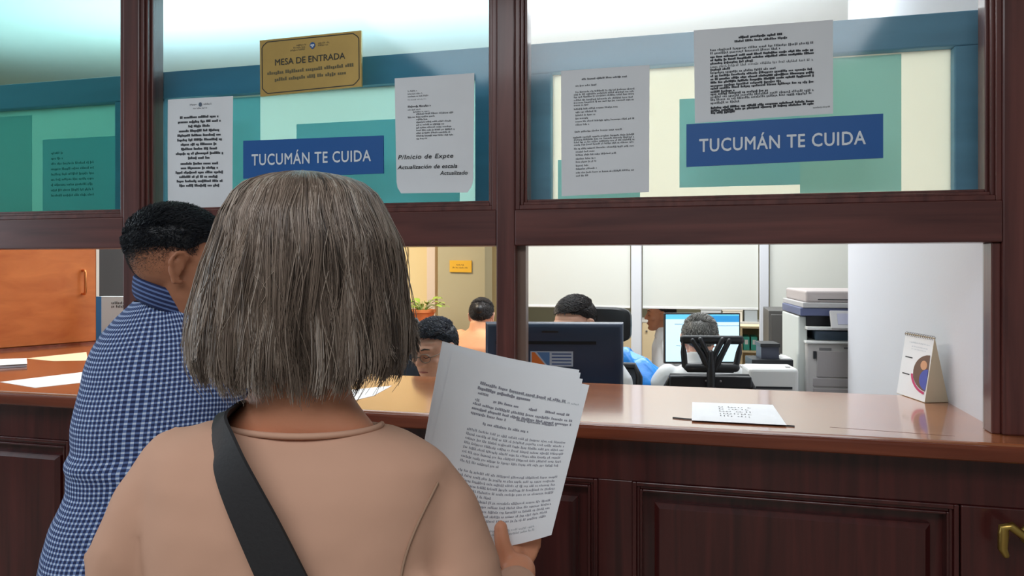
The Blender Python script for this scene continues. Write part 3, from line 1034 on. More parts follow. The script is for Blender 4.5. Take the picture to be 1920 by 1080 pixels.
# copier beyond the end of the white wall
Dc = 3.62
cp = lambda px, py: P(px, py, Dc)
kx = Dc / F
o0 = cp(1512, 728)
yc = 0.03
Mk = Matrix.Translation(V((o0.x, o0.y, 0))) @ Matrix.Rotation(math.radians(4), 4, 'Z')
Z = lambda py: 1.47 - (py - 500) * kx
X = lambda px: (px - 1512) * kx
t = thing('photocopier', Mk @ V((0.3, 0.3, 0)), 'large white office copier partly hidden by the white wall', 'copier')
M_cop = mat('copier_grey', (190, 186, 184), 0.5)
M_copd = mat('copier_door', (164, 158, 158), 0.5)
mk('cabinet', MB().tbox(Mk, (0, 0, 0.04), (0.56, 0.56, Z(642))), M_cop, t, bevel=0.012, seg=3)
mk('base', MB().tbox(Mk, (0.02, 0.03, 0.0), (0.54, 0.54, 0.05)), M_dark, t)
mk('tray_rim', MB().tbox(Mk, (-0.005, -0.012, Z(644)), (0.565, 0.56, Z(639))), M_wplas, t, bevel=0.004)
mk('output_tray', MB().tbox(Mk, (0.05, 0.05, Z(641)), (0.5, 0.5, Z(622))), mat('tray_blue_grey', (86, 104, 124), 0.5), t, bevel=0.004)
mk('rear_column', MB().tbox(Mk, (0, 0.3, Z(642)), (0.56, 0.56, Z(590))), M_cop, t)
mk('side_column', MB().tbox(Mk, (-0.03, 0.04, 0.04), (0.012, 0.50, Z(594))), mat('copier_white', (206, 210, 206), 0.5), t, bevel=0.006)
mk('ledge', MB().tbox(Mk, (0.0, -0.02, Z(618)), (0.56, 0.5, Z(612))), M_wplas, t, bevel=0.003)
mk('inner_bay', MB().tbox(Mk, (0.005, 0.03, Z(612)), (0.56, 0.5, Z(590))), M_dark, t)
mk('toner_band', MB().tbox(Mk, (-0.03, -0.015, Z(592)), (0.56, 0.5, Z(577))), mat('navy_band', (84, 92, 128), 0.4), t, bevel=0.004)
mk('scanner_bed', MB().tbox(Mk, (-0.02, -0.02, Z(577)), (0.57, 0.54, Z(567))), M_gplas, t, bevel=0.004)
ld = mk('lid', MB().tbox(Mk, (-0.005, -0.01, Z(567)), (0.56, 0.53, Z(545))), mat('lid_grey', (178, 168, 166), 0.5), t, bevel=0.01, seg=3)
mk('lid_slot', MB().tbox(Mk, (0.05, -0.012, Z(562)), (0.5, 0.0, Z(560.5))), M_dark, ld)
pc = MB().tbox(Mk @ Matrix.Translation(V((X(1548), -0.10, Z(612)))) @ Matrix.Rotation(math.radians(-26), 4, 'X'), (0, 0, 0), (0.34, 0.016, (612 - 579) * kx * 1.08))
pn = mk('control_panel', pc, M_gplas, t, bevel=0.004)
mk('display', MB().tbox(Mk @ Matrix.Translation(V((X(1548), -0.10, Z(612)))) @ Matrix.Rotation(math.radians(-26), 4, 'X'), (0.03, -0.002, 0.02), (0.31, 0.002, 0.075)), mat('display_violet', (160, 160, 178), 0.3), pn)
fd = mk('front_door', MB().tbox(Mk, (X(1530), -0.006, Z(706)), (0.54, 0.01, Z(657))), M_copd, t, bevel=0.003)
mk('door_grip', MB().tbox(Mk, (X(1524), -0.008, Z(672)), (X(1529), 0.004, Z(658))), M_dark, t)
for i, (a_, b_) in enumerate(((708, 724), (727, 770), (773, 816))):
    d_ = mk('paper_drawer', MB().tbox(Mk, (0.03, -0.005, Z(b_)), (0.54, 0.01, Z(a_))), M_copd, t, bevel=0.003)
    mk('drawer_grip', MB().tbox(Mk, (0.2, -0.008, Z(a_ + 9)), (0.36, 0.0, Z(a_ + 6))), M_dark, d_)
for a_, b_, c_, d_ in ((1535, 652, 1556, 656), (1578, 650, 1600, 653)):
    mk('vent', MB().tbox(Mk, (X(a_), -0.003, Z(d_)), (X(c_), 0.002, Z(b_))), mat('vent_grey', (110, 108, 110), 0.6), t)

# small white printer on a pedestal, black machine behind it
Dp = 3.35
kx = Dp / F
o0 = P(1404, 728, Dp)
Mk = Matrix.Translation(V((o0.x, o0.y, 0))) @ Matrix.Rotation(math.radians(8), 4, 'Z')
Z = lambda py: 1.47 - (py - 500) * kx
wq = 91 * kx
tp = thing('pedestal', Mk @ V((wq / 2, 0.15, 0)), 'grey drawer pedestal under the small white printer', 'cabinet')
mk('body', MB().tbox(Mk, (-0.02, 0.01, 0), (wq + 0.005, 0.18, 0.80)), M_gplas, tp)
for k in range(3):
    d_ = mk('drawer', MB().tbox(Mk, (-0.01, 0.0, 0.05 + 0.25 * k), (wq + 0.01, 0.012, 0.28 + 0.25 * k)), M_copd, tp, bevel=0.002)
    mk('drawer_grip', MB().tbox(Mk, (wq * 0.35, -0.008, 0.20 + 0.25 * k), (wq * 0.65, 0.002, 0.215 + 0.25 * k)), M_dark, d_)
t = thing('desktop_printer', Mk @ V((wq / 2, 0.15, 0.80)), 'small white desktop printer left of the copier', 'printer')
mk('case', MB().tbox(Mk, (0, 0, 0.80), (wq, 0.17, Z(690))), M_wplas, t, bevel=0.016, seg=3)
mk('paper_slot', MB().tbox(Mk, (0.03, -0.004, Z(728.5)), (wq - 0.03, 0.02, Z(724))), M_dark, t)
mk('button', MB().tbox(Mk, (wq - 0.05, 0.03, Z(690)), (wq - 0.03, 0.05, Z(690) + 0.004)), M_gplas, t)

Dp = 3.60
kx = Dp / F
o0 = P(1410, 690, Dp)
Mk = Matrix.Translation(V((o0.x, o0.y, 0))) @ Matrix.Rotation(math.radians(8), 4, 'Z')
Z = lambda py: 1.47 - (py - 500) * kx
X = lambda px: (px - 1410) * kx
tb = thing('side_table', Mk @ V((0.1, 0.2, 0)), 'small grey table under the black label printer', 'table')
mk('tabletop', MB().tbox(Mk, (-0.03, -0.02, Z(692) - 0.03), (X(1487), 0.18, Z(692))), M_gplas, tb)
for a_ in (-0.01, X(1490) - 0.03):
    for b_ in (0.0, 0.14):
        mk('leg', MB().tbox(Mk, (a_, b_, 0), (a_ + 0.03, b_ + 0.03, Z(692) - 0.03)), M_gplas, tb)
t = thing('label_printer', Mk @ V((0.1, 0.15, Z(692))), 'black boxy printer behind the small white printer', 'printer')
M_navy = mat('navy_plastic', (62, 66, 82), 0.45)
mk('base_tray', MB().tbox(Mk, (0, 0, Z(692)), (X(1485), 0.17, Z(674))), M_dark, t, bevel=0.003)
mk('tower', MB().tbox(Mk, (X(1430), 0.04, Z(675)), (X(1463), 0.16, Z(651))), M_navy, t, bevel=0.003)
mk('cap', MB().tbox(Mk, (X(1428), 0.03, Z(652)), (X(1463) + 0.004, 0.17, Z(645))), M_black, t, bevel=0.003)
mk('side_tray', MB().tbox(Mk, (X(1463), 0.02, Z(677)), (X(1485), 0.16, Z(672))), M_wplas, t, bevel=0.002)

# dark filing cabinet and pale box beside it
Dp = 4.55
a, b = P(1441, 583, Dp), P(1490, 583, Dp)
t = thing('filing_cabinet', ((a.x + b.x) / 2, a.y + 0.25, 0), 'tall dark grey cabinet behind the second white post', 'cabinet')
zt = 1.47 - 82 / F * Dp
mk('body', MB().box((a.x, a.y, 0), (b.x + 0.3, a.y + 0.45, zt)), mat('dark_grey_steel', (92, 90, 88), 0.5), t, bevel=0.004)
for k in range(4):
    d_ = mk('drawer', MB().box((a.x + 0.012, a.y - 0.012, 0.04 + 0.29 * k), (b.x + 0.288, a.y, 0.31 + 0.29 * k)), mat('dark_grey_steel', (0, 0, 0)), t, bevel=0.003)
    mk('drawer_grip', MB().box((a.x + 0.1, a.y - 0.02, 0.22 + 0.29 * k), (a.x + 0.3, a.y - 0.012, 0.235 + 0.29 * k)), M_alu, d_)
Dp = 4.2
a, b = P(1474, 612, Dp), P(1490, 669, Dp)
mb = MB().box((a.x, a.y, b.z), (b.x + 0.02, a.y + 0.12, a.z))
ts = thing('stool', ((a.x + b.x) / 2 + 0.07, a.y + 0.1, 0), 'plain grey stand under the pale upright box by the copier', 'stand')
mk('top', MB().box((a.x - 0.02, a.y - 0.02, b.z - 0.025), (b.x + 0.03, a.y + 0.14, b.z)), M_gplas, ts)
for dx in (-0.01, b.x - a.x - 0.01):
    for dy in (0.0, 0.10):
        mk('leg', MB().box((a.x + dx, a.y + dy, 0), (a.x + dx + 0.03, a.y + dy + 0.03, b.z - 0.025)), M_gplas, ts)
t = mk('paper_box', mb, M_wplas, bevel=0.003, label='pale upright box beside the left flank of the copier', cat='box')

# blue bag heaped on the desk behind the monitor, a white sheet on it
Dp = 3.7
kx = Dp / F
c0 = P(1204, 720, Dp)
rs = []
for k, (z_, hw, dd) in enumerate(((0.74, 0.15, 0.10), (0.80, 0.165, 0.12), (0.90, 0.16, 0.12), (0.98, 0.145, 0.10), (1.04, 0.115, 0.06), (1.066, 0.08, 0.02))):
    ring = []
    for j in range(36):
        a = 2 * PI * j / 36
        n1 = noise.noise(V((math.cos(a) * 2.2, math.sin(a) * 2.2, z_ * 9)))
        rr_ = 1 + 0.22 * n1
        ring.append(V((c0.x - 0.01 + hw * math.cos(a) * rr_ - (0.05 if k > 3 else 0), c0.y + dd * math.sin(a) * rr_, z_ - 0.05 * (math.cos(a) > 0.1) * (k > 2) + (0.02 * n1 if k else 0))))
    rs.append(ring)
t = mk('plastic_bag', MB().rings(rs), mat('blue_plastic', (34, 140, 232), 0.35, bump=0.4, bscale=26), smooth=True, label='crumpled bright blue bag beside the black monitor', cat='bag')
dk = desk(c0.x - 0.30, c0.x + 0.12, c0.y - 0.16, c0.y + 0.25, 'small desk carrying the bright blue bag', M_desk)

# shelves, binders and boxes in the far room below the blinds
YF2 = 6.6
M_shelf = mat('cream_laminate', (238, 220, 184), 0.6)
sx0, sx1 = XY(1080, YF2), XY(1470, YF2)
zt = ZY(1180, 600, YF2)
t = thing('low_cabinet', ((sx0 + sx1) / 2, YF2 + 0.2, 0), 'long low cream cabinet against the far office wall', 'cabinet')
mk('body', MB().box((sx0, YF2, 0.05), (sx1, YF2 + 0.45, zt - 0.025)), M_shelf, t)
mk('plinth', MB().box((sx0 + 0.02, YF2 + 0.03, 0), (sx1 - 0.02, YF2 + 0.42, 0.05)), M_dark, t)
mk('worktop', MB().box((sx0 - 0.01, YF2 - 0.015, zt - 0.025), (sx1 + 0.01, YF2 + 0.46, zt)), M_wplas, t, bevel=0.003)
n_d = 6
for k in range(n_d):
    a_ = sx0 + (sx1 - sx0) * k / n_d
    d_ = mk('door', MB().box((a_ + 0.006, YF2 - 0.014, 0.06), (a_ + (sx1 - sx0) / n_d - 0.006, YF2, zt - 0.03)), M_shelf, t, bevel=0.002)
    mk('knob', MB().ell((a_ + 0.05, YF2 - 0.022, zt - 0.12), (0.012, 0.012, 0.012), nu=10, nv=6), M_alu, d_)
for px0, px1, py0, col, lab in ((1314, 1352, 576, (210, 216, 222), 'pale grey box on the far cream cabinet, left of its neighbour'), (1355, 1392, 578, (238, 232, 220), 'off white box on the far cream cabinet, above the lit screen'), (1396, 1420, 576, (178, 188, 196), 'grey blue box on the far cabinet beside the second post')):
    a_, b_ = PY(px0, py0, YF2 + 0.08), PY(px1, py0, YF2 + 0.08)
    t = thing('storage_box', ((a_.x + b_.x) / 2, YF2 + 0.2, zt), lab, 'box', 'boxes on the far cabinet')
    mk('carton', MB().box((a_.x, a_.y, zt), (b_.x, a_.y + 0.25, a_.z - 0.03)), mat('box_%d' % px0, col, 0.7), t)
    mk('lid', MB().box((a_.x - 0.006, a_.y - 0.006, a_.z - 0.03), (b_.x + 0.006, a_.y + 0.256, a_.z + 0.02)), mat('box_%d' % px0, col, 0.7), t, bevel=0.002)
# teal binders on a bookcase seen between the lit screen and the post
YB2 = 4.9
bx0, bx1 = XY(1392, YB2), XY(1424, YB2)
zsh = ZY(1408, 657, YB2)
t = thing('bookcase', ((bx0 + bx1) / 2, YB2 + 0.14, 0), 'narrow cream bookcase holding teal binders', 'shelf')
mk('side_panel', MB().box((bx0 - 0.018, YB2, 0), (bx0, YB2 + 0.28, ZY(1408, 612, YB2))), M_shelf, t)
mk('side_panel', MB().box((bx1, YB2, 0), (bx1 + 0.018, YB2 + 0.28, ZY(1408, 612, YB2))), M_shelf, t)
mk('back_panel', MB().box((bx0, YB2 + 0.27, 0), (bx1, YB2 + 0.28, ZY(1408, 612, YB2))), M_shelf, t)
for z_ in (0.1, zsh - 0.02, ZY(1408, 616, YB2)):
    mk('shelf', MB().box((bx0, YB2, z_), (bx1, YB2 + 0.27, z_ + 0.018)), M_shelf, t)
for k in range(2):
    w2 = (bx1 - bx0 - 0.012) / 2 - 0.012
    x_ = bx0 + 0.008 + k * (w2 + 0.012)
    t = thing('ring_binder', (x_ + w2 / 2, YB2 + 0.12, zsh - 0.002), ('teal binder on the cream bookcase, next to the lit screen', 'teal binder on the cream bookcase, next to the second post')[k], 'binder', 'teal binders on the bookcase')
    mk('cover', MB().box((x_, YB2 + 0.015, zsh - 0.0015), (x_ + w2, YB2 + 0.25, zsh + 0.115)), mat('binder_teal', (70, 178, 166), 0.5), t, bevel=0.003)
    mk('spine_label', MB().box((x_ + w2 * 0.25, YB2 + 0.013, zsh + 0.05), (x_ + w2 * 0.75, YB2 + 0.016, zsh + 0.09)), M_paper, t)

# potted plant on a shelf by the cream wall
Yp = 3.6
pc_ = PY(792, 603, Yp)
kx = 1.0
ts = thing('plant_stand', (pc_.x, Yp, 0), 'slim wooden stand under the potted plant', 'stand')
mk('top', MB().box((pc_.x - 0.16, Yp - 0.13, pc_.z - 0.03), (pc_.x + 0.16, Yp + 0.13, pc_.z)), M_orange, ts, bevel=0.003)
for a_ in (-0.14, 0.11):
    for b_ in (-0.11, 0.08):
        mk('leg', MB().box((pc_.x + a_, Yp + b_, 0), (pc_.x + a_ + 0.03, Yp + b_ + 0.03, pc_.z - 0.03)), M_orange, ts)
t = thing('potted_plant', (pc_.x, Yp, pc_.z), 'small green plant in a terracotta pot behind the man with glasses', 'plant')
Mt = Matrix.Translation(V((pc_.x, Yp, pc_.z)))
mk('pot', MB().lathe(Mt, [(0.001, 0), (0.075, 0), (0.09, 0.05), (0.098, 0.072), (0.108, 0.074), (0.108, 0.095), (0.098, 0.096), (0.092, 0.08), (0.001, 0.078)]), mat('terracotta', (208, 122, 66), 0.7), t, smooth=True, auto=True)
mk('soil', MB().lathe(Mt, [(0.001, 0.079), (0.09, 0.079), (0.09, 0.084), (0.001, 0.085)]), mat('soil', (60, 44, 32), 0.9), t)
mb, ms = MB(), MB()
rp = random.Random(5)
for k in range(26):
    a = rp.uniform(0, 2 * PI); l_ = rp.uniform(0.03, 0.15); hgt_ = rp.uniform(0.03, 0.09)
    p0 = Mt @ V((0.02 * math.cos(a), 0.02 * math.sin(a), 0.083))
    p1 = Mt @ V((l_ * 0.6 * math.cos(a), l_ * 0.6 * math.sin(a), 0.083 + hgt_))
    p2 = Mt @ V((l_ * math.cos(a), l_ * math.sin(a), 0.083 + hgt_ * rp.uniform(0.7, 1.2)))
    ms.tube([p0, p1, p2], [0.0025, 0.002, 0.0015], 5)
    d_ = (p2 - p1).normalized(); sd = d_.cross(V((0, 0, 1))).normalized()
    L_, W_ = rp.uniform(0.05, 0.08), rp.uniform(0.018, 0.03)
    up = sd.cross(d_)
    vs = []
    for i in range(6):
        f_ = i / 5; ww = W_ * math.sin(PI * min(max(f_, 0.03), 0.97)) ** 0.7
        c_ = p2 + d_ * (L_ * f_) - up * (-0.02 * math.sin(PI * f_ * 0.6)) + V((0, 0, -0.02 * f_ * f_))
        vs += [c_ - sd * ww, c_ + up * 0.003, c_ + sd * ww]
    fs = []
    for i in range(5):
        for j in range(2):
            fs.append((i * 3 + j, i * 3 + j + 1, i * 3 + j + 4, i * 3 + j + 3))
    mb.add(vs, fs)
mk('foliage', mb, mat('leaf_green', (150, 176, 70), 0.5), t, smooth=True)
mk('stems', ms, mat('stem_green', (116, 140, 60), 0.6), t, smooth=True)
# ------------------------------------------------------------------ people
M_skin = mat('skin_warm', (214, 146, 112), 0.55, sss=0.12, bump=0.04, bscale=180)
M_skinl = mat('skin_light', (222, 170, 146), 0.5, sss=0.12, bump=0.03, bscale=180)
M_skind = mat('skin_tan', (176, 118, 88), 0.55, sss=0.12, bump=0.04, bscale=180)
M_trous = mat('dark_trousers', (38, 40, 50), 0.85, bump=0.1, bscale=140)
M_shoe = mat('shoe_leather', (24, 22, 22), 0.4)


def hair_mat(name, stops, rough=0.42):
    m = bpy.data.materials.new(name)
    m.use_nodes = True
    nt = m.node_tree
    b = nt.nodes['Principled BSDF']
    b.inputs['Roughness'].default_value = rough
    b.inputs['Specular IOR Level'].default_value = 0.5
    at = nt.nodes.new('ShaderNodeAttribute')
    at.attribute_name = 'tone'
    r = nt.nodes.new('ShaderNodeValToRGB')
    while len(r.color_ramp.elements) < len(stops):
        r.color_ramp.elements.new(0.5)
    for e, (p, c) in zip(r.color_ramp.elements, stops):
        e.position = p
        e.color = lin(c)
    nt.links.new(at.outputs['Fac'], r.inputs['Fac'])
    nt.links.new(r.outputs[0], b.inputs['Base Color'])
    return m


def strands(name, paths, rad, m, parent, tones, sides=3, cap=None):
    """many fine hairs in one mesh: paths is (n, k, 3); rad (k,) radii along a hair; tones (n,)"""
    n, k, _ = paths.shape
    B = np.array(BASE[parent.name])
    t = np.gradient(paths, axis=1)
    t /= np.linalg.norm(t, axis=2, keepdims=True) + 1e-9
    ref = np.tile(np.array([0.31, 0.27, 0.91]), (n, k, 1))
    u = np.cross(t, ref)
    u /= np.linalg.norm(u, axis=2, keepdims=True) + 1e-9
    w_ = np.cross(t, u)
    a = 2 * np.pi * np.arange(sides) / sides
    pts = paths[:, :, None, :] + rad[None, :, None, None] * (u[:, :, None, :] * np.cos(a)[None, None, :, None] + w_[:, :, None, :] * np.sin(a)[None, None, :, None])
    v = (pts - B).reshape(-1, 3)
    i = np.arange(n)[:, None, None] * (k * sides)
    j = np.arange(k - 1)[None, :, None] * sides
    s0 = np.arange(sides)[None, None, :]
    s1 = (s0 + 1) % sides
    q = np.stack([i + j + s0, i + j + s1, i + j + sides + s1, i + j + sides + s0], axis=-1).reshape(-1, 4)
    tone = np.repeat(tones, k * sides)
    if cap is not None:
        cv = np.array(cap.v) - B
        off = len(v)
        cq = np.array([f for f in cap.f if len(f) == 4]) + off
        v = np.vstack([v, cv])
        q = np.vstack([q, cq])
        tone = np.concatenate([tone, np.full(len(cv), 0.25)])
    me = bpy.data.meshes.new(name)
    me.vertices.add(len(v))
    me.vertices.foreach_set('co', v.astype(np.float32).ravel())
    me.loops.add(q.size)
    me.loops.foreach_set('vertex_index', q.astype(np.int32).ravel())
    me.polygons.add(len(q))
    me.polygons.foreach_set('loop_start', np.arange(0, q.size, 4, dtype=np.int32))
    me.polygons.foreach_set('loop_total', np.full(len(q), 4, dtype=np.int32))
    me.polygons.foreach_set('use_smooth', np.ones(len(q), dtype=bool))
    me.update(calc_edges=True)
    at = me.attributes.new('tone', 'FLOAT', 'POINT')
    at.data.foreach_set('value', tone.astype(np.float32))
    me.materials.append(m)
    o = bpy.data.objects.new(name, me)
    COL.objects.link(o)
    o.parent = parent
    BASE[o.name] = BASE[parent.name]
    return o


def frame(org, f, up=(0, 0, 1)):
    """matrix with y along f, z near up, origin org"""
    f = V(f).normalized()
    r_ = f.cross(V(up)).normalized()
    u_ = r_.cross(f)
    return Matrix(((r_.x, f.x, u_.x, org[0]), (r_.y, f.y, u_.y, org[1]), (r_.z, f.z, u_.z, org[2]), (0, 0, 0, 1)))


def head_solid(mb, M, s=1.0, face=True):
    """a head: y towards the face, origin between the ears; crown at +0.115 s, chin at -0.118 s"""
    h = MB()
    h.ell((0, -0.012, 0.03), (0.076, 0.096, 0.086))
    prof = [(0.055, 0.066, -0.05, 0.082), (0.03, 0.071, -0.05, 0.088), (0.0, 0.069, -0.045, 0.087), (-0.03, 0.065, -0.035, 0.090), (-0.06, 0.058, -0.02, 0.089), (-0.09, 0.046, 0.0, 0.086), (-0.108, 0.032, 0.02, 0.082), (-0.118, 0.016, 0.045, 0.074)]
    rs = []
    for z, hw, yb_, yf_ in prof[::-1]:
        c_, b_ = (yb_ + yf_) / 2, (yf_ - yb_) / 2
        ring = []
        for j in range(28):
            a = 2 * PI * j / 28
            ca, sa = math.cos(a), math.sin(a)
            ring.append(V((hw * math.copysign(abs(ca) ** 0.85, ca), c_ + b_ * math.copysign(abs(sa) ** 0.85, sa), z)))
        rs.append(ring)
    h.rings(rs)
    if face:
        h.tube([(0, 0.086, 0.022), (0, 0.098, 0.0), (0, 0.108, -0.024)], [0.008, 0.009, 0.0125], 10)
        for sgn in (-1, 1):
            h.ell((sgn * 0.012, 0.094, -0.029), (0.0095, 0.011, 0.008), nu=10, nv=8)
            h.ell((sgn * 0.032, 0.079, 0.006), (0.0155, 0.012, 0.011), nu=12, nv=8)
            h.ell((sgn * 0.047, 0.062, -0.026), (0.022, 0.02, 0.018), nu=12, nv=8)
        h.tube([(-0.046, 0.074, 0.030), (-0.02, 0.087, 0.032), (0.02, 0.087, 0.032), (0.046, 0.074, 0.030)], 0.0095, 10)
        h.ell((0, 0.088, -0.058), (0.025, 0.010, 0.006), nu=12, nv=8)
        h.ell((0, 0.087, -0.069), (0.022, 0.010, 0.0065), nu=12, nv=8)
        h.ell((0, 0.080, -0.098), (0.020, 0.014, 0.014), nu=12, nv=8)
    for sgn in (-1, 1):
        rim = [(sgn * 0.076, 0.010, -0.028), (sgn * 0.083, -0.004, -0.032), (sgn * 0.088, -0.016, -0.012), (sgn * 0.091, -0.022, 0.010), (sgn * 0.090, -0.014, 0.027), (sgn * 0.086, 0.0, 0.031), (sgn * 0.079, 0.010, 0.020)]
        h.tube(rim, [0.0055, 0.0065, 0.005, 0.005, 0.005, 0.005, 0.005], 8)
        h.ell((sgn * 0.079, -0.004, -0.002), (0.006, 0.012, 0.025), nu=10, nv=8)
        h.tube([(sgn * 0.08, -0.010, -0.012), (sgn * 0.086, -0.012, 0.006), (sgn * 0.083, -0.003, 0.017)], 0.0035, 6)
    S = Matrix.Scale(s, 4)
    h.xf(M @ S)
    mb.add(h.v, h.f)


def hand_solid(mb, wrist, f, palm, side, curl=0.5, s=1.0):
    """relaxed hand: f = where the fingers point, palm = the way the palm faces, side +1 right hand"""
    f = V(f).normalized()
    palm = (V(palm) - f * V(palm).dot(f)).normalized()
    x = f.cross(palm).normalized() * side           # towards the thumb
    w0 = V(wrist)
    mb.tube([w0, w0 + f * 0.03 * s, w0 + f * 0.075 * s], [0.026 * s, 0.03 * s, 0.032 * s], 12, flat=0.5, up=palm)
    for k, (off, l) in enumerate(((0.028, 0.072), (0.009, 0.08), (-0.01, 0.075), (-0.028, 0.058))):
        p = w0 + f * (0.082 - 0.004 * abs(k - 1)) * s + x * off * s
        pts = [p]
        d = f.copy()
        for i in range(3):
            ax = f.cross(palm)
            d = (d * math.cos(curl * 0.55) + palm * math.sin(curl * 0.55)).normalized()
            pts.append(pts[-1] + d * l * s * (0.42, 0.32, 0.26)[i])
        mb.tube(pts, [0.0095 * s, 0.009 * s, 0.0082 * s, 0.007 * s], 8)
    p = w0 + f * 0.03 * s + x * 0.024 * s
    mb.tube([p, p + (x * 0.7 + f * 0.7) * 0.03 * s, p + (x * 0.5 + f * 0.9 + palm * 0.3) * 0.06 * s], [0.013 * s, 0.0105 * s, 0.0085 * s], 8)


def legs_standing(mb, T, hipz, sx=0.09, r=1.0):
    for sg in (-1, 1):
        mb.tube([T(sg * sx, 0, hipz), T(sg * (sx + 0.005), 0.01, hipz * 0.55), T(sg * (sx + 0.005), -0.01, 0.09)], [0.085 * r, 0.055 * r, 0.04 * r], 14)
        mb.tube([T(sg * (sx + 0.005), -0.02, 0.045), T(sg * (sx + 0.01), 0.17, 0.032)], [0.04, 0.03], 12, flat=0.8, up=(0, 0, 1))


def clothes_standing(person, T, hipz, m, sx=0.09, r=1.0):
    mb = MB()
    mb.ell(T(0, 0, hipz + 0.02), (0.17 * r, 0.13 * r, 0.14), nu=24, nv=14)
    for sg in (-1, 1):
        mb.tube([T(sg * sx, 0, hipz), T(sg * (sx + 0.005), 0.01, hipz * 0.55), T(sg * (sx + 0.005), -0.01, 0.08)], [0.1 * r, 0.075 * r, 0.065 * r], 16)
    o = mk('trousers', mb, m, person, smooth=True)
    remesh(o, 0.014, 4)
    for sg in (-1, 1):
        s_ = MB().tube([T(sg * (sx + 0.005), -0.035, 0.046), T(sg * (sx + 0.008), 0.05, 0.05), T(sg * (sx + 0.012), 0.18, 0.036)], [0.044, 0.046, 0.034], 14, flat=0.85, up=(0, 0, 1))
        mk('shoe', s_, M_shoe, person, smooth=True)


# ---------------------------------------------------------------- woman in front, seen from behind
DW = 0.98
P0 = P(560, 500, DW); P0.z = 0
SW = DW / F


def W(x, y, z):
    return V((P0.x, P0.y, 0)) + RIGHT * x + FWD * y + V((0, 0, z))


def wz(py): return 1.47 - (py - 500) * SW


TILT = -0.06
torso = [  # z, half width, half depth, y offset
    (0.70, 0.205, 0.125, 0.0), (0.80, 0.195, 0.120, 0.0), (0.90, 0.185, 0.112, 0.0), (1.0, 0.186, 0.114, 0.0), (1.08, 0.190, 0.116, 0.0), (1.14, 0.194, 0.112, 0.002),
    (1.19, 0.198, 0.102, 0.006), (1.225, 0.196, 0.088, 0.010), (1.240, 0.172, 0.078, 0.014), (1.252, 0.142, 0.070, 0.018), (1.259, 0.118, 0.065, 0.020), (1.263, 0.100, 0.060, 0.022)]


def ell_ring(T, z, a, b, y0, n=40, e=0.8, tilt=TILT, x0=0.0, grow=0.0):
    ring = []
    for j in range(n):
        q = 2 * PI * j / n
        c_, s_ = math.cos(q), math.sin(q)
        x = (a + grow) * math.copysign(abs(c_) ** e, c_)
        y = (b + grow) * math.copysign(abs(s_) ** e, s_)
        ring.append(T(x0 + x, y0 + y, z + tilt * x))
    return ring


def back_y(x, z, e=0.8):
    zz = z - TILT * x
    zs = [t[0] for t in torso]
    a = np.interp(zz, zs, [t[1] for t in torso]); b = np.interp(zz, zs, [t[2] for t in torso]); y0 = np.interp(zz, zs, [t[3] for t in torso])
    k = min(abs(x) / a, 1.0)
    c_ = k ** (1 / e)
    s_ = math.sqrt(max(0, 1 - c_ * c_)) ** e
    return y0 - b * s_


wom = MB()
Mhead = frame(W(0.0, 0.035, 1.452), FWD * 0.96 + RIGHT * 0.12 + V((0, 0, -0.28)))
head_solid(wom, Mhead, 0.98)
wom.rings([ell_ring(W, z, a, b, y0, n=32, e=1.0) for z, a, b, y0 in ((1.19, 0.085, 0.035, 0.02), (1.245, 0.102, 0.050, 0.016), (1.264, 0.096, 0.055, 0.015), (1.280, 0.082, 0.056, 0.014), (1.297, 0.069, 0.057, 0.014), (1.32, 0.0615, 0.057, 0.017), (1.37, 0.057, 0.057, 0.024), (1.42, 0.057, 0.057, 0.03))])
wom.tube([W(-0.15, 0.02, 1.19), W(-0.05, 0.012, 1.222), W(0.05, 0.012, 1.216), W(0.15, 0.02, 1.175)], [0.025, 0.036, 0.036, 0.025], 16)
wom.rings([ell_ring(W, z, a - 0.016, b - 0.016, y0) for z, a, b, y0 in torso[:-4]])
L_arm = [(-0.160, 0.008, 1.208), (-0.186, 0.0, 1.156), (-0.212, -0.005, 1.10), (-0.236, 0.0, 1.0), (-0.25, 0.03, 0.94), (-0.17, 0.18, 0.97), (-0.10, 0.27, 1.0)]
R_arm = [(0.150, 0.015, 1.185), (0.184, 0.012, 1.138), (0.214, 0.0, 1.07), (0.238, -0.02, 0.96), (0.252, -0.01, 0.912), (0.272, 0.07, 0.955), (0.292, 0.155, 1.008)]
ra = [0.040, 0.044, 0.040, 0.037, 0.036, 0.032, 0.025]
wom.tube([W(*p) for p in L_arm], ra, 14)
wom.tube([W(*p) for p in R_arm], ra, 14)
hand_solid(wom, W(-0.10, 0.27, 1.0), RIGHT * 0.8 + FWD * 0.4 + V((0, 0, 0.1)), V((0, 0, 1)) - FWD * 0.3, -1, 0.7, 0.9)

# the right hand: palm under the papers, thumb in front of them, four fingers behind
DPB = 1.165                    # depth of the lower end of the sheets
wr = W(0.292, 0.155, 1.008)
pc0, pc1 = P(968, 1085, 1.16), P(966, 1052, 1.168)
wom.tube([wr, pc0, pc1], [0.024, 0.030, 0.027], 14, flat=0.62, up=FWD)
wom.tube([P(966, 1072, 1.15), P(950, 1046, 1.143), P(941, 1014, 1.143), P(939, 988, 1.147)], [0.0175, 0.0145, 0.0128, 0.0108], 12)
for a_, b_, c_ in (((958, 1050), (950, 1010), (952, 978)), ((968, 1047), (972, 1000), (976, 968)), ((979, 1048), (992, 1008), (998, 978)), ((988, 1054), (1004, 1026), (1008, 1004))):
    wom.tube([P(*a_, 1.178), P(*b_, 1.196), P(*c_, 1.196)], [0.0105, 0.0092, 0.0078], 10)
legs_standing(wom, W, 0.80)
person = mk('person', wom, M_skin, base=(P0.x, P0.y, 0), smooth=True, cat='person', label='woman with grey bob and beige sweater seen from behind, holding printed pages')
remesh(person, 0.0045, 5, 0.5)
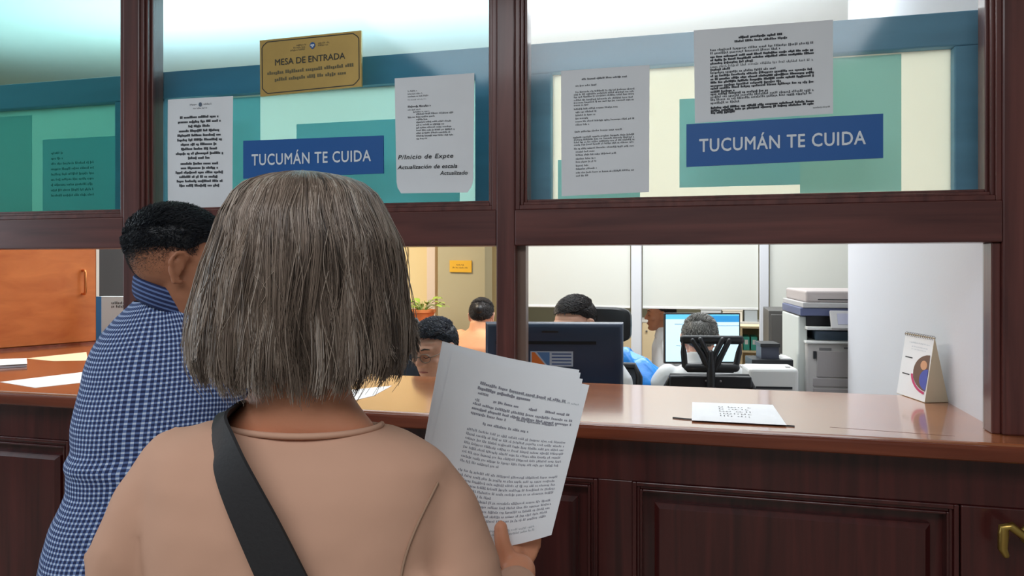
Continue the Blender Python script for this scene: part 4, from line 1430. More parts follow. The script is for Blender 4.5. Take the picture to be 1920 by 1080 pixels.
clothes_standing(person, W, 0.78, M_trous)

# sweater
sw = MB()
rs = [ell_ring(W, z, a, b, y0) for z, a, b, y0 in torso]
# the neckline dips at the nape
last = []
for j in range(40):
    q = 2 * PI * j / 40
    c_, s_ = math.cos(q), math.sin(q)
    dip = 0.004 * max(0.0, -s_) ** 1.5 + 0.03 * max(0.0, s_) ** 1.5
    last.append(W(0.104 * c_, 0.014 + 0.064 * s_, 1.263 - dip + TILT * 0.5 * 0.1 * c_))
rs[-1] = last
sw.rings(rs)
rs_ = [0.053, 0.056, 0.0525, 0.049, 0.047, 0.042, 0.036]
sw.tube([W(*p) for p in L_arm], rs_, 18)
sw.tube([W(*p) for p in R_arm[:-1]] + [W(0.286, 0.128, 0.992)], rs_, 18)
# folds where the sleeves bend
for p, q in (((-0.266, -0.012, 1.092), (-0.222, -0.046, 1.115)), ((-0.256, -0.010, 1.058), (-0.212, -0.044, 1.075)),
             ((0.175, -0.075, 1.085), (0.222, -0.052, 1.045)), ((0.185, -0.07, 1.03), (0.235, -0.06, 0.99))):
    sw.tube([W(*p), W(*q)], 0.011, 8)
M_beige = mat('beige_knit', (198, 154, 130), 0.92, bump=0.16, bscale=11)
so = mk('sweater', sw, M_beige, person, smooth=True)
remesh(so, 0.009, 6, 0.5)
tx = bpy.data.textures.new('cloth_folds', 'CLOUDS')
tx.noise_scale = 0.13
dm = so.modifiers.new('folds', 'DISPLACE')
dm.texture = tx
dm.strength = 0.009
dm.mid_level = 0.5
# neckband and shoulder seams
nbm = MB()
nbm.tube([p + (p - W(0, 0.016, p.z)).normalized() * 0.002 for p in last] + [last[0] + (last[0] - W(0, 0.016, last[0].z)).normalized() * 0.002], 0.0042, 8, round_ends=False)
mk('neckband', nbm, M_beige, person, smooth=True)
sm_ = MB()
M_seam = mat('seam_thread', (158, 126, 104), 0.9)  # the thread's own colour, a little darker than the knit
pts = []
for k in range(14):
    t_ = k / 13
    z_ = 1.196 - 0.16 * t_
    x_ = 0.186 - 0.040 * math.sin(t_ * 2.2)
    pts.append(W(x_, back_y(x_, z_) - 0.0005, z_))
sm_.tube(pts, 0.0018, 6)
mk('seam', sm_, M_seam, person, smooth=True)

# hair: a bob of separate hairs in locks over an inner mass
prof = [(316, 552, 558), (320, 520, 600), (327, 480, 642), (340, 446, 676), (360, 426, 700), (400, 407, 720), (450, 394, 742), (500, 376, 750), (560, 360, 757), (620, 347, 764), (680, 343, 768), (712, 352, 758), (740, 372, 738)]
prof = [(313, 556, 558)] + prof
hz_ = np.array([wz(p[0]) for p in prof])[::-1]
ha_ = np.array([(p[2] - p[1]) / 2 * SW for p in prof])[::-1]
hx_ = np.array([((p[2] + p[1]) / 2 - 560) * SW for p in prof])[::-1]
hb_ = np.interp(hz_[::-1], [1.28, 1.36, 1.45, 1.50, 1.53, 1.555, 1.573, 1.587, 1.596, 1.6005], [0.100, 0.112, 0.116, 0.114, 0.108, 0.097, 0.083, 0.062, 0.036, 0.0])[::-1]
hb_ = np.minimum(hb_, ha_ * 1.05)
R3 = np.array(RIGHT); F3 = np.array(FWD); O3 = np.array((P0.x, P0.y, 0.0))


def hull(phi, z, s):
    a = np.interp(z, hz_, ha_) * s
    b = np.interp(z, hz_, hb_) * s
    cx = np.interp(z, hz_, hx_)
    x = cx + a * np.sin(phi)
    y = 0.028 - b * np.cos(phi)
    return O3 + x[..., None] * R3 + y[..., None] * F3 + z[..., None] * np.array([0, 0, 1.0])


NL, PER, K = 620, 27, 22
lock_phi = rng.uniform(-2.55, 2.55, NL)
t = np.linspace(0, 1, K)
allp, tones = [], []
for i in range(NL):
    ph0 = lock_phi[i]
    lay = rng.uniform(0.86, 0.97) if i % 3 == 0 else rng.uniform(0.955, 0.995)
    f1, p1, A1 = rng.uniform(0.5, 1.3), rng.uniform(0, 6.28), rng.uniform(0.02, 0.15)
    f2, p2, A2 = rng.uniform(1.2, 2.6), rng.uniform(0, 6.28), rng.uniform(0.0, 0.035)
    ltone = np.clip(rng.normal(0.45, 0.19), 0.05, 0.95)
    if rng.random() < 0.12:
        ltone = 0.85
    zt0 = 1.6005 if lay > 0.955 else rng.uniform(1.50, 1.597)
    zend0 = 1.329 + rng.uniform(-0.018, 0.034) + 0.022 * abs(math.sin(ph0)) ** 5 + (0.02 if lay < 0.9 else 0)
    drift = rng.normal(0, 0.10)
    flick = rng.normal(-0.05, 0.06)
    for k in range(PER):
        ph = ph0 + rng.normal(0, 0.024) * np.ones(K)
        ph = ph + drift * t ** 1.5 + A1 * np.sin(2 * np.pi * f1 * t + p1) * t + A2 * np.sin(2 * np.pi * f2 * t + p2) * t
        ph = ph + rng.normal(0, 0.026) * t ** 3
        zend = zend0 + rng.normal(0, 0.007)
        zz = zt0 - (zt0 - zend) * (t ** 2.1 if lay > 0.95 else t ** 1.2)
        sc_ = lay + rng.normal(0, 0.007) + flick * np.clip((t - 0.8) / 0.2, 0, 1) ** 2 + 0.028 * np.sin(2 * np.pi * f2 * t + p2) * t
        allp.append(hull(ph, zz, sc_ * np.ones(K)))
        tones.append(np.clip(ltone + rng.normal(0, 0.09), 0, 1))
# a few loose hairs standing away
for i in range(110):
    ph = rng.uniform(-2.2, 2.2) + rng.normal(0, 0.12) * t + 0.05 * np.sin(2 * np.pi * rng.uniform(0.5, 1.5) * t + rng.uniform(0, 6))
    zt0, zend = rng.uniform(1.45, 1.6), rng.uniform(1.30, 1.42)
    zz = zt0 - (zt0 - zend) * t ** 1.2
    sc_ = 1.0 + rng.uniform(0.01, 0.06) * np.sin(np.pi * t * rng.uniform(0.5, 1.0)) + 0.01
    allp.append(hull(ph, zz, sc_))
    tones.append(rng.uniform(0.3, 0.8))
allp = np.array(allp); tones = np.array(tones)
capm = MB()
zs = np.concatenate([np.linspace(1.335, 1.58, 14), [1.588, 1.594, 1.5975, 1.5995]])
n_ = 44
rs = []
for z_ in zs:
    ph = np.linspace(-2.4, 2.4, n_)
    rs.append([V(p) for p in hull(ph, np.full(n_, z_), np.full(n_, 0.90))])
capm.rings(rs, cap=False, closed=False)
rad = np.interp(t, [0, 0.1, 0.8, 1], [0.00055, 0.00066, 0.0006, 0.0003])
M_hair = hair_mat('grey_brown_hair', [(0.0, (56, 45, 38)), (0.3, (100, 85, 74)), (0.6, (140, 122, 108)), (0.85, (172, 156, 142)), (1.0, (204, 194, 184))])
strands('hair', allp, rad, M_hair, person, tones, 3, capm)

# bag strap across the back, down to a bag at the right hip
strap_c = [(424, 774, 0.05), (414, 800, 0.05), (418, 835, 0.05), (432, 880, 0.05), (456, 934, 0.05), (488, 1000, 0.05), (528, 1084, 0.05), (580, 1190, 0.05), (632, 1290, 0.05)]
cen = []
for px, py, wd_ in strap_c:
    x_, z_ = (px - 560) * SW, wz(py)
    yk = back_y(x_, z_) - 0.015
    kk_ = (DW + yk) / DW
    cen.append((x_ * kk_ + (560 - 960) / F * (DW + yk) - (560 - 960) / F * DW, yk, 1.47 - (py - 500) / F * (DW + yk)))
cen[0] = (cen[0][0] + 0.002, -0.012, wz(766) - 0.004)
pre = [(-0.085, 0.092, 1.225), (-0.092, 0.045, 1.270)]
path = [W(*p) for p in pre] + [W(*p) for p in cen] + [W(0.17, -0.145, 0.86), W(0.235, -0.14, 0.79)]
sm2 = []
for i in range(len(path) - 1):
    p_1, p_2 = path[max(i - 1, 0)], path[min(i + 2, len(path) - 1)]
    a, b = path[i], path[i + 1]
    for k in range(4):
        t_ = k / 4
        sm2.append((0.5 * ((2 * a) + (b - p_1) * t_ + (2 * p_1 - 5 * a + 4 * b - p_2) * t_ * t_ + (3 * a - p_1 - 3 * b + p_2) * t_ ** 3), i + t_))
idx = [q[1] for q in sm2] + [len(path) - 1]
path = [q[0] for q in sm2] + [path[-1]]
rs = []
for i, p in enumerate(path):
    a, b = path[max(i - 1, 0)], path[min(i + 1, len(path) - 1)]
    tg = (b - a).normalized()
    out = (p - W(0.0, 0.02, 0)); out.z = 0
    out.normalize()
    kq = min(max((idx[i] - 1.0) / 2.6, 0), 1)
    out = (V((0, 0, 1)) + FWD * (0.35 - 0.9 * kq) - RIGHT * 0.15).normalized() * (1 - kq) + out * kq
    out = (out - tg * out.dot(tg)).normalized()
    sd = tg.cross(out).normalized()
    h_ = 0.0265
    rs.append([p + sd * h_ - out * 0.001, p + sd * h_ * 0.96 + out * 0.0025, p - sd * h_ * 0.96 + out * 0.0025, p - sd * h_ - out * 0.001])
bag = thing('shoulder_bag', W(0.22, -0.06, 0.52), 'black crossbody bag strap running diagonally over the beige sweater', 'bag')
M_strap = mat('black_strap', (30, 28, 30), 0.7, bump=0.08, bscale=200)
mk('strap', MB().rings(rs), M_strap, bag, smooth=True, auto=True)
bm = MB()
Mb_ = frame(W(0.275, -0.13, 0.52), RIGHT * 0.75 - FWD * 0.5)
for i_, (z_, a_, b_) in enumerate(((0.0, 0.10, 0.03), (0.01, 0.11, 0.038), (0.2, 0.105, 0.034), (0.26, 0.095, 0.02))):
    pass
bm.rings([[Mb_ @ V((a_ * math.copysign(abs(math.cos(q)) ** 0.5, math.cos(q)), b_ * math.copysign(abs(math.sin(q)) ** 0.5, math.sin(q)), z_)) for q in [2 * PI * j / 28 for j in range(28)]] for z_, a_, b_ in ((0.0, 0.10, 0.03), (0.01, 0.11, 0.038), (0.2, 0.105, 0.034), (0.28, 0.095, 0.02))])
mk('pouch', bm, M_strap, bag, smooth=True, auto=True)

# the printed pages in her hand
TL, TR, BR, BL = P(849, 656, 1.215), P(1105, 722, 1.20), P(1034, 1003, DPB), P(772, 1000, DPB - 0.005)


def page(dx, dy, back, rot, sx=0.0):
    def f(a, t):
        c_ = V(TL).lerp(V(TR), a).lerp(V(BL).lerp(V(BR), a), t)
        bend = V((0, 0, -0.022 * math.sin(PI * a) * max(t, 0) ** 1.5)) + FWD * (0.010 * math.sin(PI * a) * (1 - t)) + V((0, 0, -0.006 * math.sin(PI * a) * (1 - t)))
        d = V(TL).lerp(V(BR), 0.75)
        piv = V(TL).lerp(V(TR), 0.7).lerp(V(BL).lerp(V(BR), 0.7), 0.98)
        r_ = c_ - piv
        ax = (V(TR) - V(TL)).cross(V(BL) - V(TL)).normalized()
        r_ = Quaternion(ax, math.radians(rot)) @ r_
        return piv + r_ + bend + RIGHT * dx + V((0, 0, dy)) + FWD * back
    return Sheet(f, (V(TR) - V(TL)).length, (V(TL) - V(BL)).length)


doc = thing('printed_document', V(TL).lerp(V(BR), 0.5) - V((0, 0, 0.12)), 'stack of printed white pages held up in the woman\'s right hand', 'document')
s = page(0, 0, 0, 0)
mk('sheet', s.body(14, 14, 0.0003), M_paper, doc, smooth=True, auto=True)
for dx, dy, bk, rt in ((0.0, 0.006, 0.0022, 1.6), (0.004, 0.012, 0.0044, 3.4), (-0.001, 0.018, 0.0066, 2.6)):
    s2 = page(dx - 0.004, dy, bk, -rt)
    mk('sheet', s2.body(14, 14, 0.0003), M_paper, doc, smooth=True, auto=True)
mb = MB()
rd = random.Random(11)
for L in [(0.24, 0.88, 0.140, 0.016, 0.9), (0.23, 0.62, 0.170, 0.017, 1.0), (0.24, 0.33, 0.196, 0.013, 0.8),
          (0.23, 0.28, 0.235, 0.013, 0.6), (0.36, 0.55, 0.222, 0.014, 0.9), (0.62, 0.68, 0.222, 0.014, 0.9), (0.74, 0.92, 0.222, 0.014, 0.9),
          (0.22, 0.95, 0.258, 0.014, 0.8), (0.22, 0.95, 0.284, 0.014, 0.9), (0.22, 0.48, 0.310, 0.014, 0.8), (0.55, 0.85, 0.296, 0.013, 0.8),
          (0.32, 0.66, 0.355, 0.014, 0.8)]:
    s.words(mb, *L, off=0.0006, r=rd)
for k in range(21):
    if k == 8: continue
    s.words(mb, 0.22, 0.94 if k not in (7, 14, 20) else 0.5, 0.400 + k * 0.0245, 0.0125, 0.55, off=0.0006, r=rd)
mk('print', mb, mat('page_ink', (144, 144, 154), 0.8), doc)
mb = MB()
s.words(mb, 0.46, 0.97, 0.145, 0.011, 0.4, off=0.0006, r=rd)
M_pale = mat('page_ink_pale', (160, 166, 172), 0.8)
mk('header_print', mb, M_pale, doc)
mb = MB()
for k in range(4):
    s.words(mb, 0.22, 0.86, 0.915 + k * 0.02, 0.011, 0.4, off=0.0006, r=rd) if k < 2 else None
mk('footer_print', mb, M_pale, doc)
# ---------------------------------------------------------------- man in the checked shirt at the counter
DN = 1.6
N0 = P(270, 500, DN)
SN = DN / F


def N(x, y, z):
    return V((N0.x, N0.y, 0)) + RIGHT * x + FWD * y + V((0, 0, z))


def nz(py): return 1.47 - (py - 500) * SN


tor = [(0.72, -0.02, 0.185, 0.135), (0.784, -0.022, 0.186, 0.138), (0.864, -0.018, 0.184, 0.136), (0.92, -0.008, 0.178, 0.130), (0.955, 0.0, 0.172, 0.126), (0.99, 0.006, 0.165, 0.122), (1.03, 0.010, 0.170, 0.126), (1.047, 0.010, 0.173, 0.128), (1.075, 0.012, 0.167, 0.124),
       (1.127, 0.015, 0.170, 0.126), (1.185, 0.018, 0.168, 0.122), (1.241, 0.020, 0.162, 0.114), (1.29, 0.020, 0.148, 0.102), (1.325, 0.019, 0.130, 0.09), (1.352, 0.017, 0.108, 0.078), (1.374, 0.016, 0.085, 0.068), (1.392, 0.016, 0.066, 0.060)]


def lean(z): return 0.075 * max(0, z - 0.8) / 0.6


man = MB()
hc_ = P(337, 502, 1.655)
Mman = frame(hc_, RIGHT * 0.86 + FWD * 0.40 + V((0, 0, -0.24)), V((0, 0, 1)) - RIGHT * 0.02)
head_solid(man, Mman, 1.06)
man.tube([N(0.02, 0.06, 1.33), N(0.022, 0.068, 1.39), N(0.04, 0.068, 1.45), N(0.056, 0.06, 1.50)], [0.064, 0.058, 0.057, 0.06], 20)
man.rings([ell_ring(N, z, a - 0.014, b - 0.014, lean(z), n=36, x0=x0, tilt=-0.03) for z, x0, a, b in tor])
RA = [(0.085, 0.075, 1.285), (0.115, 0.10, 1.245), (0.145, 0.15, 1.195), (0.168, 0.22, 1.155), (0.150, 0.33, 1.146), (0.12, 0.45, 1.142)]
LA = [(-0.07, 0.08, 1.29), (-0.075, 0.14, 1.24), (-0.07, 0.24, 1.165), (-0.05, 0.36, 1.15), (-0.02, 0.47, 1.142)]
man.tube([N(*p) for p in RA], [0.044, 0.044, 0.04, 0.038, 0.034, 0.026], 14)
man.tube([N(*p) for p in LA], [0.044, 0.044, 0.04, 0.034, 0.026], 14)
hand_solid(man, N(0.12, 0.45, 1.136), FWD * 0.9 - RIGHT * 0.3, V((0, 0, -1)), 1, 0.25)
hand_solid(man, N(-0.02, 0.47, 1.136), FWD * 0.9 + RIGHT * 0.25, V((0, 0, -1)), -1, 0.25)
legs_standing(man, N, 0.82)
pm = mk('person', man, M_skind, base=(N0.x, N0.y, 0), smooth=True, cat='person', label='dark haired man in navy checked shirt leaning on the counter')
remesh(pm, 0.0048, 4, 0.5)
clothes_standing(pm, N, 0.78, M_trous, r=0.95)

# shirt with woven check that follows the cloth
m = bpy.data.materials.new('navy_gingham')
m.use_nodes = True
nt = m.node_tree
b = nt.nodes['Principled BSDF']
b.inputs['Roughness'].default_value = 0.85
uvn = nt.nodes.new('ShaderNodeUVMap')
sep = nt.nodes.new('ShaderNodeSeparateXYZ')
nt.links.new(uvn.outputs[0], sep.inputs[0])
outs = []
for ax in (0, 1):
    mu = nt.nodes.new('ShaderNodeMath'); mu.operation = 'MULTIPLY'; mu.inputs[1].default_value = 1 / 0.0096
    fr = nt.nodes.new('ShaderNodeMath'); fr.operation = 'FRACT'
    gt = nt.nodes.new('ShaderNodeMath'); gt.operation = 'GREATER_THAN'; gt.inputs[1].default_value = 0.58
    nt.links.new(sep.outputs[ax], mu.inputs[0]); nt.links.new(mu.outputs[0], fr.inputs[0]); nt.links.new(fr.outputs[0], gt.inputs[0])
    outs.append(gt)
ad = nt.nodes.new('ShaderNodeMath'); ad.operation = 'ADD'
nt.links.new(outs[0].outputs[0], ad.inputs[0]); nt.links.new(outs[1].outputs[0], ad.inputs[1])
hf = nt.nodes.new('ShaderNodeMath'); hf.operation = 'MULTIPLY'; hf.inputs[1].default_value = 0.5
nt.links.new(ad.outputs[0], hf.inputs[0])
rp_ = nt.nodes.new('ShaderNodeValToRGB')
rp_.color_ramp.interpolation = 'CONSTANT'
rp_.color_ramp.elements[0].color = lin((30, 42, 84))
rp_.color_ramp.elements[1].position = 0.25
rp_.color_ramp.elements[1].color = lin((96, 118, 168))
e_ = rp_.color_ramp.elements.new(0.75); e_.color = lin((196, 210, 232))
nt.links.new(hf.outputs[0], rp_.inputs['Fac'])
nt.links.new(rp_.outputs[0], b.inputs['Base Color'])
tc = nt.nodes.new('ShaderNodeTexCoord'); nz_ = nt.nodes.new('ShaderNodeTexNoise'); nz_.inputs['Scale'].default_value = 14; nz_.inputs['Detail'].default_value = 3
bu = nt.nodes.new('ShaderNodeBump'); bu.inputs['Strength'].default_value = 0.5; bu.inputs['Distance'].default_value = 0.02
nt.links.new(tc.outputs['Object'], nz_.inputs['Vector']); nt.links.new(nz_.outputs['Fac'], bu.inputs['Height']); nt.links.new(bu.outputs[0], b.inputs['Normal'])
M_check = m


class UVB(MB):
    def __init__(s):
        super().__init__()
        s.uv = []

    def cloth(s, rs, uvr, cap=False):
        """rings with their own (u, v) for every point; rs rings of n points, closed round with a seam"""
        n = len(rs[0])
        o = len(s.v)
        s.v += [tuple(p) for r_ in rs for p in r_]
        for i in range(len(rs) - 1):
            for j in range(n):
                k = (j + 1) % n
                s.f.append((o + i * n + j, o + i * n + k, o + (i + 1) * n + k, o + (i + 1) * n + j))
                for (ii, jj) in ((i, j), (i, j + 1), (i + 1, j + 1), (i + 1, j)):
                    s.uv.append(uvr(ii, jj))


sh = UVB()
# finely spaced rings, rumpled a little; more at the waist where the shirt is gathered
zs = np.concatenate([np.linspace(0.72, 1.392, 70)])
n = 72
rs = []
tz = [q[0] for q in tor]
for z in zs:
    x0 = np.interp(z, tz, [q[1] for q in tor]); a = np.interp(z, tz, [q[2] for q in tor]); b_ = np.interp(z, tz, [q[3] for q in tor])
    ring = ell_ring(N, z, a, b_, lean(z), n=n, x0=x0, tilt=-0.03)
    c_ = N(x0, lean(z), z)
    out = []
    for p in ring:
        d = (p - c_); d.z = 0
        d.normalize()
        q = V((p.x * 7, p.y * 7, p.z * 13))
        amp = 0.010 * math.exp(-((z - 1.03) / 0.07) ** 2) + 0.004
        out.append(p + d * amp * noise.noise(q) + d * 0.006 * math.exp(-((z - 1.05) / 0.018) ** 2))
    rs.append(out)
sh.cloth(rs, lambda i, j: (j / n * 2 * PI * 0.15, zs[min(i, len(zs) - 1)] + 0.01 * math.sin(j / n * 4 * PI)))


def sleeve(pts, rad, n=28, sub=6):
    pts = [V(p) for p in pts]
    fine, fr_ = [], []
    for i in range(len(pts) - 1):
        for k in range(sub):
            t_ = k / sub
            p_1, p_2 = pts[max(i - 1, 0)], pts[min(i + 2, len(pts) - 1)]
            a, b = pts[i], pts[i + 1]
            fine.append(0.5 * ((2 * a) + (b - p_1) * t_ + (2 * p_1 - 5 * a + 4 * b - p_2) * t_ * t_ + (3 * a - p_1 - 3 * b + p_2) * t_ ** 3))
            fr_.append(rad[i] * (1 - t_) + rad[i + 1] * t_)
    fine.append(pts[-1]); fr_.append(rad[-1])
    u_ = V((0, 0, 1)); rr_, ln_ = [], [0.0]
    for i, p in enumerate(fine):
        tg = (fine[min(i + 1, len(fine) - 1)] - fine[max(i - 1, 0)]).normalized()
        u_ = (u_ - tg * u_.dot(tg)).normalized(); w2 = tg.cross(u_)
        ring = []
        for j in range(n):
            a = 2 * PI * j / n
            q = p + u_ * math.cos(a) * fr_[i] + w2 * math.sin(a) * fr_[i]
            ring.append(q + (q - p).normalized() * 0.006 * noise.noise(q * 22))
        rr_.append(ring)
        if i: ln_.append(ln_[-1] + (p - fine[i - 1]).length)
    sh.cloth(rr_, lambda i, j: (j / n * 2 * PI * 0.055, ln_[i]))


sleeve([N(0.055, 0.055, 1.30)] + [N(*p) for p in RA], [0.058, 0.066, 0.062, 0.057, 0.053, 0.046, 0.036])
sleeve([N(-0.045, 0.06, 1.30)] + [N(*p) for p in LA], [0.058, 0.062, 0.060, 0.055, 0.046, 0.036])
mk('shirt', sh, M_check, pm, smooth=True)
# collar: a folded band, lower towards the front at the right
co = UVB()
rs = []
for k, (g_, dz) in enumerate(((0.000, -0.030), (0.006, -0.018), (0.006, 0.0), (0.004, 0.016), (0.0, 0.022), (-0.006, 0.018), (-0.008, -0.02))):
    ring = []
    for j in range(40):
        q = 2 * PI * j / 40
        x_, y_ = (0.067 + g_) * math.cos(q), (0.066 + g_) * math.sin(q)
        ring.append(N(0.022 + x_, 0.066 + y_, 1.408 + dz - 0.36 * x_ - 0.05 * y_))
    rs.append(ring)
co.cloth(rs, lambda i, j: (j / 40 * 0.42 * 0.0 + 0.002, (0, .012, .030, .046, .053, .058, .096)[i]))
mk('collar', co, M_check, pm, smooth=True)
# hair: thick on top, clipped short round the back and above the ear
Mi = Mman.inverted()
capm = MB()
S_ = 1.06


def skull(th, ph, g=0.0):
    return Mman @ V((S_ * (0.076 + g) * math.cos(th) * math.cos(ph), S_ * (-0.012 + (0.096 + g) * math.cos(th) * math.sin(ph)), S_ * (0.03 + (0.086 + g) * math.sin(th))))


lowm = lambda ph: 0.10 - 0.36 * max(0, -math.sin(ph)) ** 1.5 + 0.30 * min(1, max(0, (math.sin(ph) - 0.2) / 0.3))
rs = []
for i in range(13):
    rs.append([skull(lowm(2 * PI * j / 40) + (PI / 2 - 0.02 - lowm(2 * PI * j / 40)) * i / 12, 2 * PI * j / 40, 0.0006 + 0.010 * min(1, i / 5)) for j in range(41)])
capm.rings(rs, cap=False, closed=False)
allp, tones = [], []
t7 = np.linspace(0, 1, 6)
rh = random.Random(21)
for i in range(22000):
    sz_ = rh.uniform(-0.75, 1.0)
    th = math.asin(sz_); ph = rh.uniform(0, 2 * PI)
    front = math.sin(ph)
    th0 = th
    th = th + 0.42 * max(0, -front) ** 1.5
    if front > 0.35 and th < 0.42: continue         # face and temples stay clear
    if th < 0.2:                                    # clipped sides: thinner the lower they are
        if th < 0.02 or rh.random() > ((th + 0.1) / 0.3): continue
        ln_ = 0.002 + 0.007 * max(0, (th + 0.3) / 0.5) ** 2
        if abs(math.cos(ph)) > 0.8 and front > -0.15 and th < -0.02: continue   # round the ears
    else:
        ln_ = rh.uniform(0.6, 1.2) * (0.007 + 0.014 * min(1, max(0, (th - 0.2) / 0.5)))
    p = skull(th0, ph, 0.010 * min(1, max(0, (th - 0.1) / 0.4))); c_ = Mman @ V((0, -0.012 * S_, 0.03 * S_))
    nrm_ = (p - c_).normalized()
    comb = (Mman.to_3x3() @ V((0.0, 1.0, 0.25))).normalized() if th > 0.5 else (Mman.to_3x3() @ V((0, -0.5, -1))).normalized()
    tang = (comb - nrm_ * comb.dot(nrm_)).normalized()
    d = [p + nrm_ * (0.001 + ln_ * 0.32 * math.sin(k * 1.3)) + tang * (ln_ * k * (0.8 if th > 0.6 else 0.35)) + V((rh.gauss(0, .0012), rh.gauss(0, .0012), rh.gauss(0, .0012))) * k for k in t7]
    allp.append([tuple(q) for q in d]); tones.append(rh.uniform(0.1, 0.9))
M_hblack = hair_mat('black_hair', [(0.0, (10, 12, 18)), (0.6, (22, 26, 34)), (1.0, (44, 52, 62))])
strands('hair', np.array(allp), np.interp(t7, [0, 0.7, 1], [0.00055, 0.0006, 0.0003]), M_hblack, pm, np.array(tones), 3, capm)

ap2, tn2 = [], []
for i in range(30000):
    sz_ = rh.uniform(-0.78, 0.35)
    th = math.asin(sz_); ph = rh.uniform(0, 2 * PI)
    front = math.sin(ph)
    te = th + 0.42 * max(0, -front) ** 1.5
    if front > 0.30 or te > 0.26: continue
    if rh.random() > max(0.0, (te + 0.62) / 0.86) ** 1.5: continue
    if abs(math.cos(ph)) > 0.8 and front > -0.15 and th < -0.02: continue
    p = skull(th, ph); c_ = Mman @ V((0, -0.012 * S_, 0.03 * S_))
    nrm_ = (p - c_).normalized()
    dn = (Mman.to_3x3() @ V((0, -0.4, -1))).normalized()
    ln_ = 0.0016 + 0.003 * max(0, (te + 0.4) / 0.66)
    ap2.append([tuple(p + nrm_ * (0.0004 + ln_ * 0.4 * k) + dn * ln_ * k * 0.8) for k in (0, 0.5, 1)]); tn2.append(rh.uniform(0.2, 1))
strands('stubble', np.array(ap2), np.array([0.00036, 0.0003, 0.00015]), hair_mat('clipped_hair', [(0.0, (24, 22, 26)), (0.6, (44, 38, 38)), (1.0, (66, 54, 50))]), pm, np.array(tn2), 3)

# ---------------------------------------------------------------- seated office people and their chairs
M_mesh = mat('chair_mesh', (34, 42, 54), 0.6, bump=0.2, bscale=300)


def office_chair(T, label, group='black office chairs', headrest=True, top=1.02, hr=(1.05, 1.19), bw=0.22):
    """T maps local (x right, y the way the sitter faces, z)"""
    c = thing('office_chair', T(0, 0, 0), label, 'chair', group)
    g = lambda *p: T(*p)
    sb = MB()
    for k in range(5):
        a = 2 * PI * k / 5 + 0.3
        sb.tube([g(0, 0, 0.10), g(0.28 * math.cos(a), 0.28 * math.sin(a), 0.075)], [0.022, 0.014], 8)
    mk('base', sb, M_black, c, smooth=True)
    for k in range(5):
        a = 2 * PI * k / 5 + 0.3
        x_, y_ = 0.28 * math.cos(a), 0.28 * math.sin(a)
        mk('caster', MB().tube([g(x_ - 0.02, y_, 0.03), g(x_ + 0.02, y_, 0.03)], 0.029, 12, round_ends=False), M_black, c, smooth=True, auto=True)
    mk('gas_column', MB().tube([g(0, 0, 0.1), g(0, 0, 0.41)], [0.025, 0.02], 12, round_ends=False), M_dark, c, smooth=True, auto=True)
    se = MB()
    rs = []
    for z_, k in ((0.405, 0.9), (0.415, 1.0), (0.445, 1.0), (0.455, 0.93)):
        rs.append([g(0.245 * k * math.copysign(abs(math.cos(q)) ** 0.5, math.cos(q)), 0.02 + 0.235 * k * math.copysign(abs(math.sin(q)) ** 0.5, math.sin(q)), z_) for q in [2 * PI * j / 32 for j in range(32)]])
    mk('seat', se.rings(rs), M_black, c, smooth=True, auto=True)
    # back: a frame with a mesh panel
    yb_ = -0.25
    fr_ = MB()
    loop = [(-bw * 0.86, yb_ + 0.02, 0.55), (-bw, yb_, 0.72), (-bw, yb_ - 0.03, top - 0.05), (-bw * 0.9, yb_ - 0.035, top), (bw * 0.9, yb_ - 0.035, top), (bw, yb_ - 0.03, top - 0.05), (bw, yb_, 0.72), (bw * 0.86, yb_ + 0.02, 0.55), (-bw * 0.86, yb_ + 0.02, 0.55)]
    fr_.tube([g(*p) for p in loop], 0.016, 10)
    mk('back_frame', fr_, M_black, c, smooth=True)
    pm_ = MB()
    rows = []
    for z_ in np.linspace(0.56, top - 0.01, 8):
        yy = np.interp(z_, [0.55, 0.72, top], [yb_ + 0.02, yb_, yb_ - 0.035])
        rows.append([g(x_, yy - 0.03 * (1 - (x_ / bw) ** 2) + 0.01, z_) for x_ in np.linspace(-bw * 0.93, bw * 0.93, 9)])
    pm_.rings(rows, cap=False, closed=False)
    rows2 = [[p + (T(0, -0.006, 0) - T(0, 0, 0)) for p in r_] for r_ in rows]
    pm_.rings([r_[::-1] for r_ in rows2], cap=False, closed=False)
    mk('back_mesh', pm_, M_mesh, c, smooth=True)
    mk('back_support', MB().tube([g(0, 0.0, 0.42), g(0, -0.22, 0.42), g(0, yb_ - 0.05, 0.55), g(0, yb_ - 0.075, 0.8), g(0, yb_ - 0.075, top - 0.06)], [0.03, 0.03, 0.026, 0.024, 0.022], 10), M_black, c, smooth=True)
    for sg in (-1, 1):
        mk('armrest', MB().tube([g(sg * 0.25, -0.02, 0.42), g(sg * 0.29, -0.02, 0.5), g(sg * 0.29, -0.02, 0.64), g(sg * 0.29, -0.1, 0.66), g(sg * 0.29, 0.12, 0.66)], [0.016, 0.016, 0.016, 0.018, 0.018], 8), M_black, c, smooth=True)
    return c


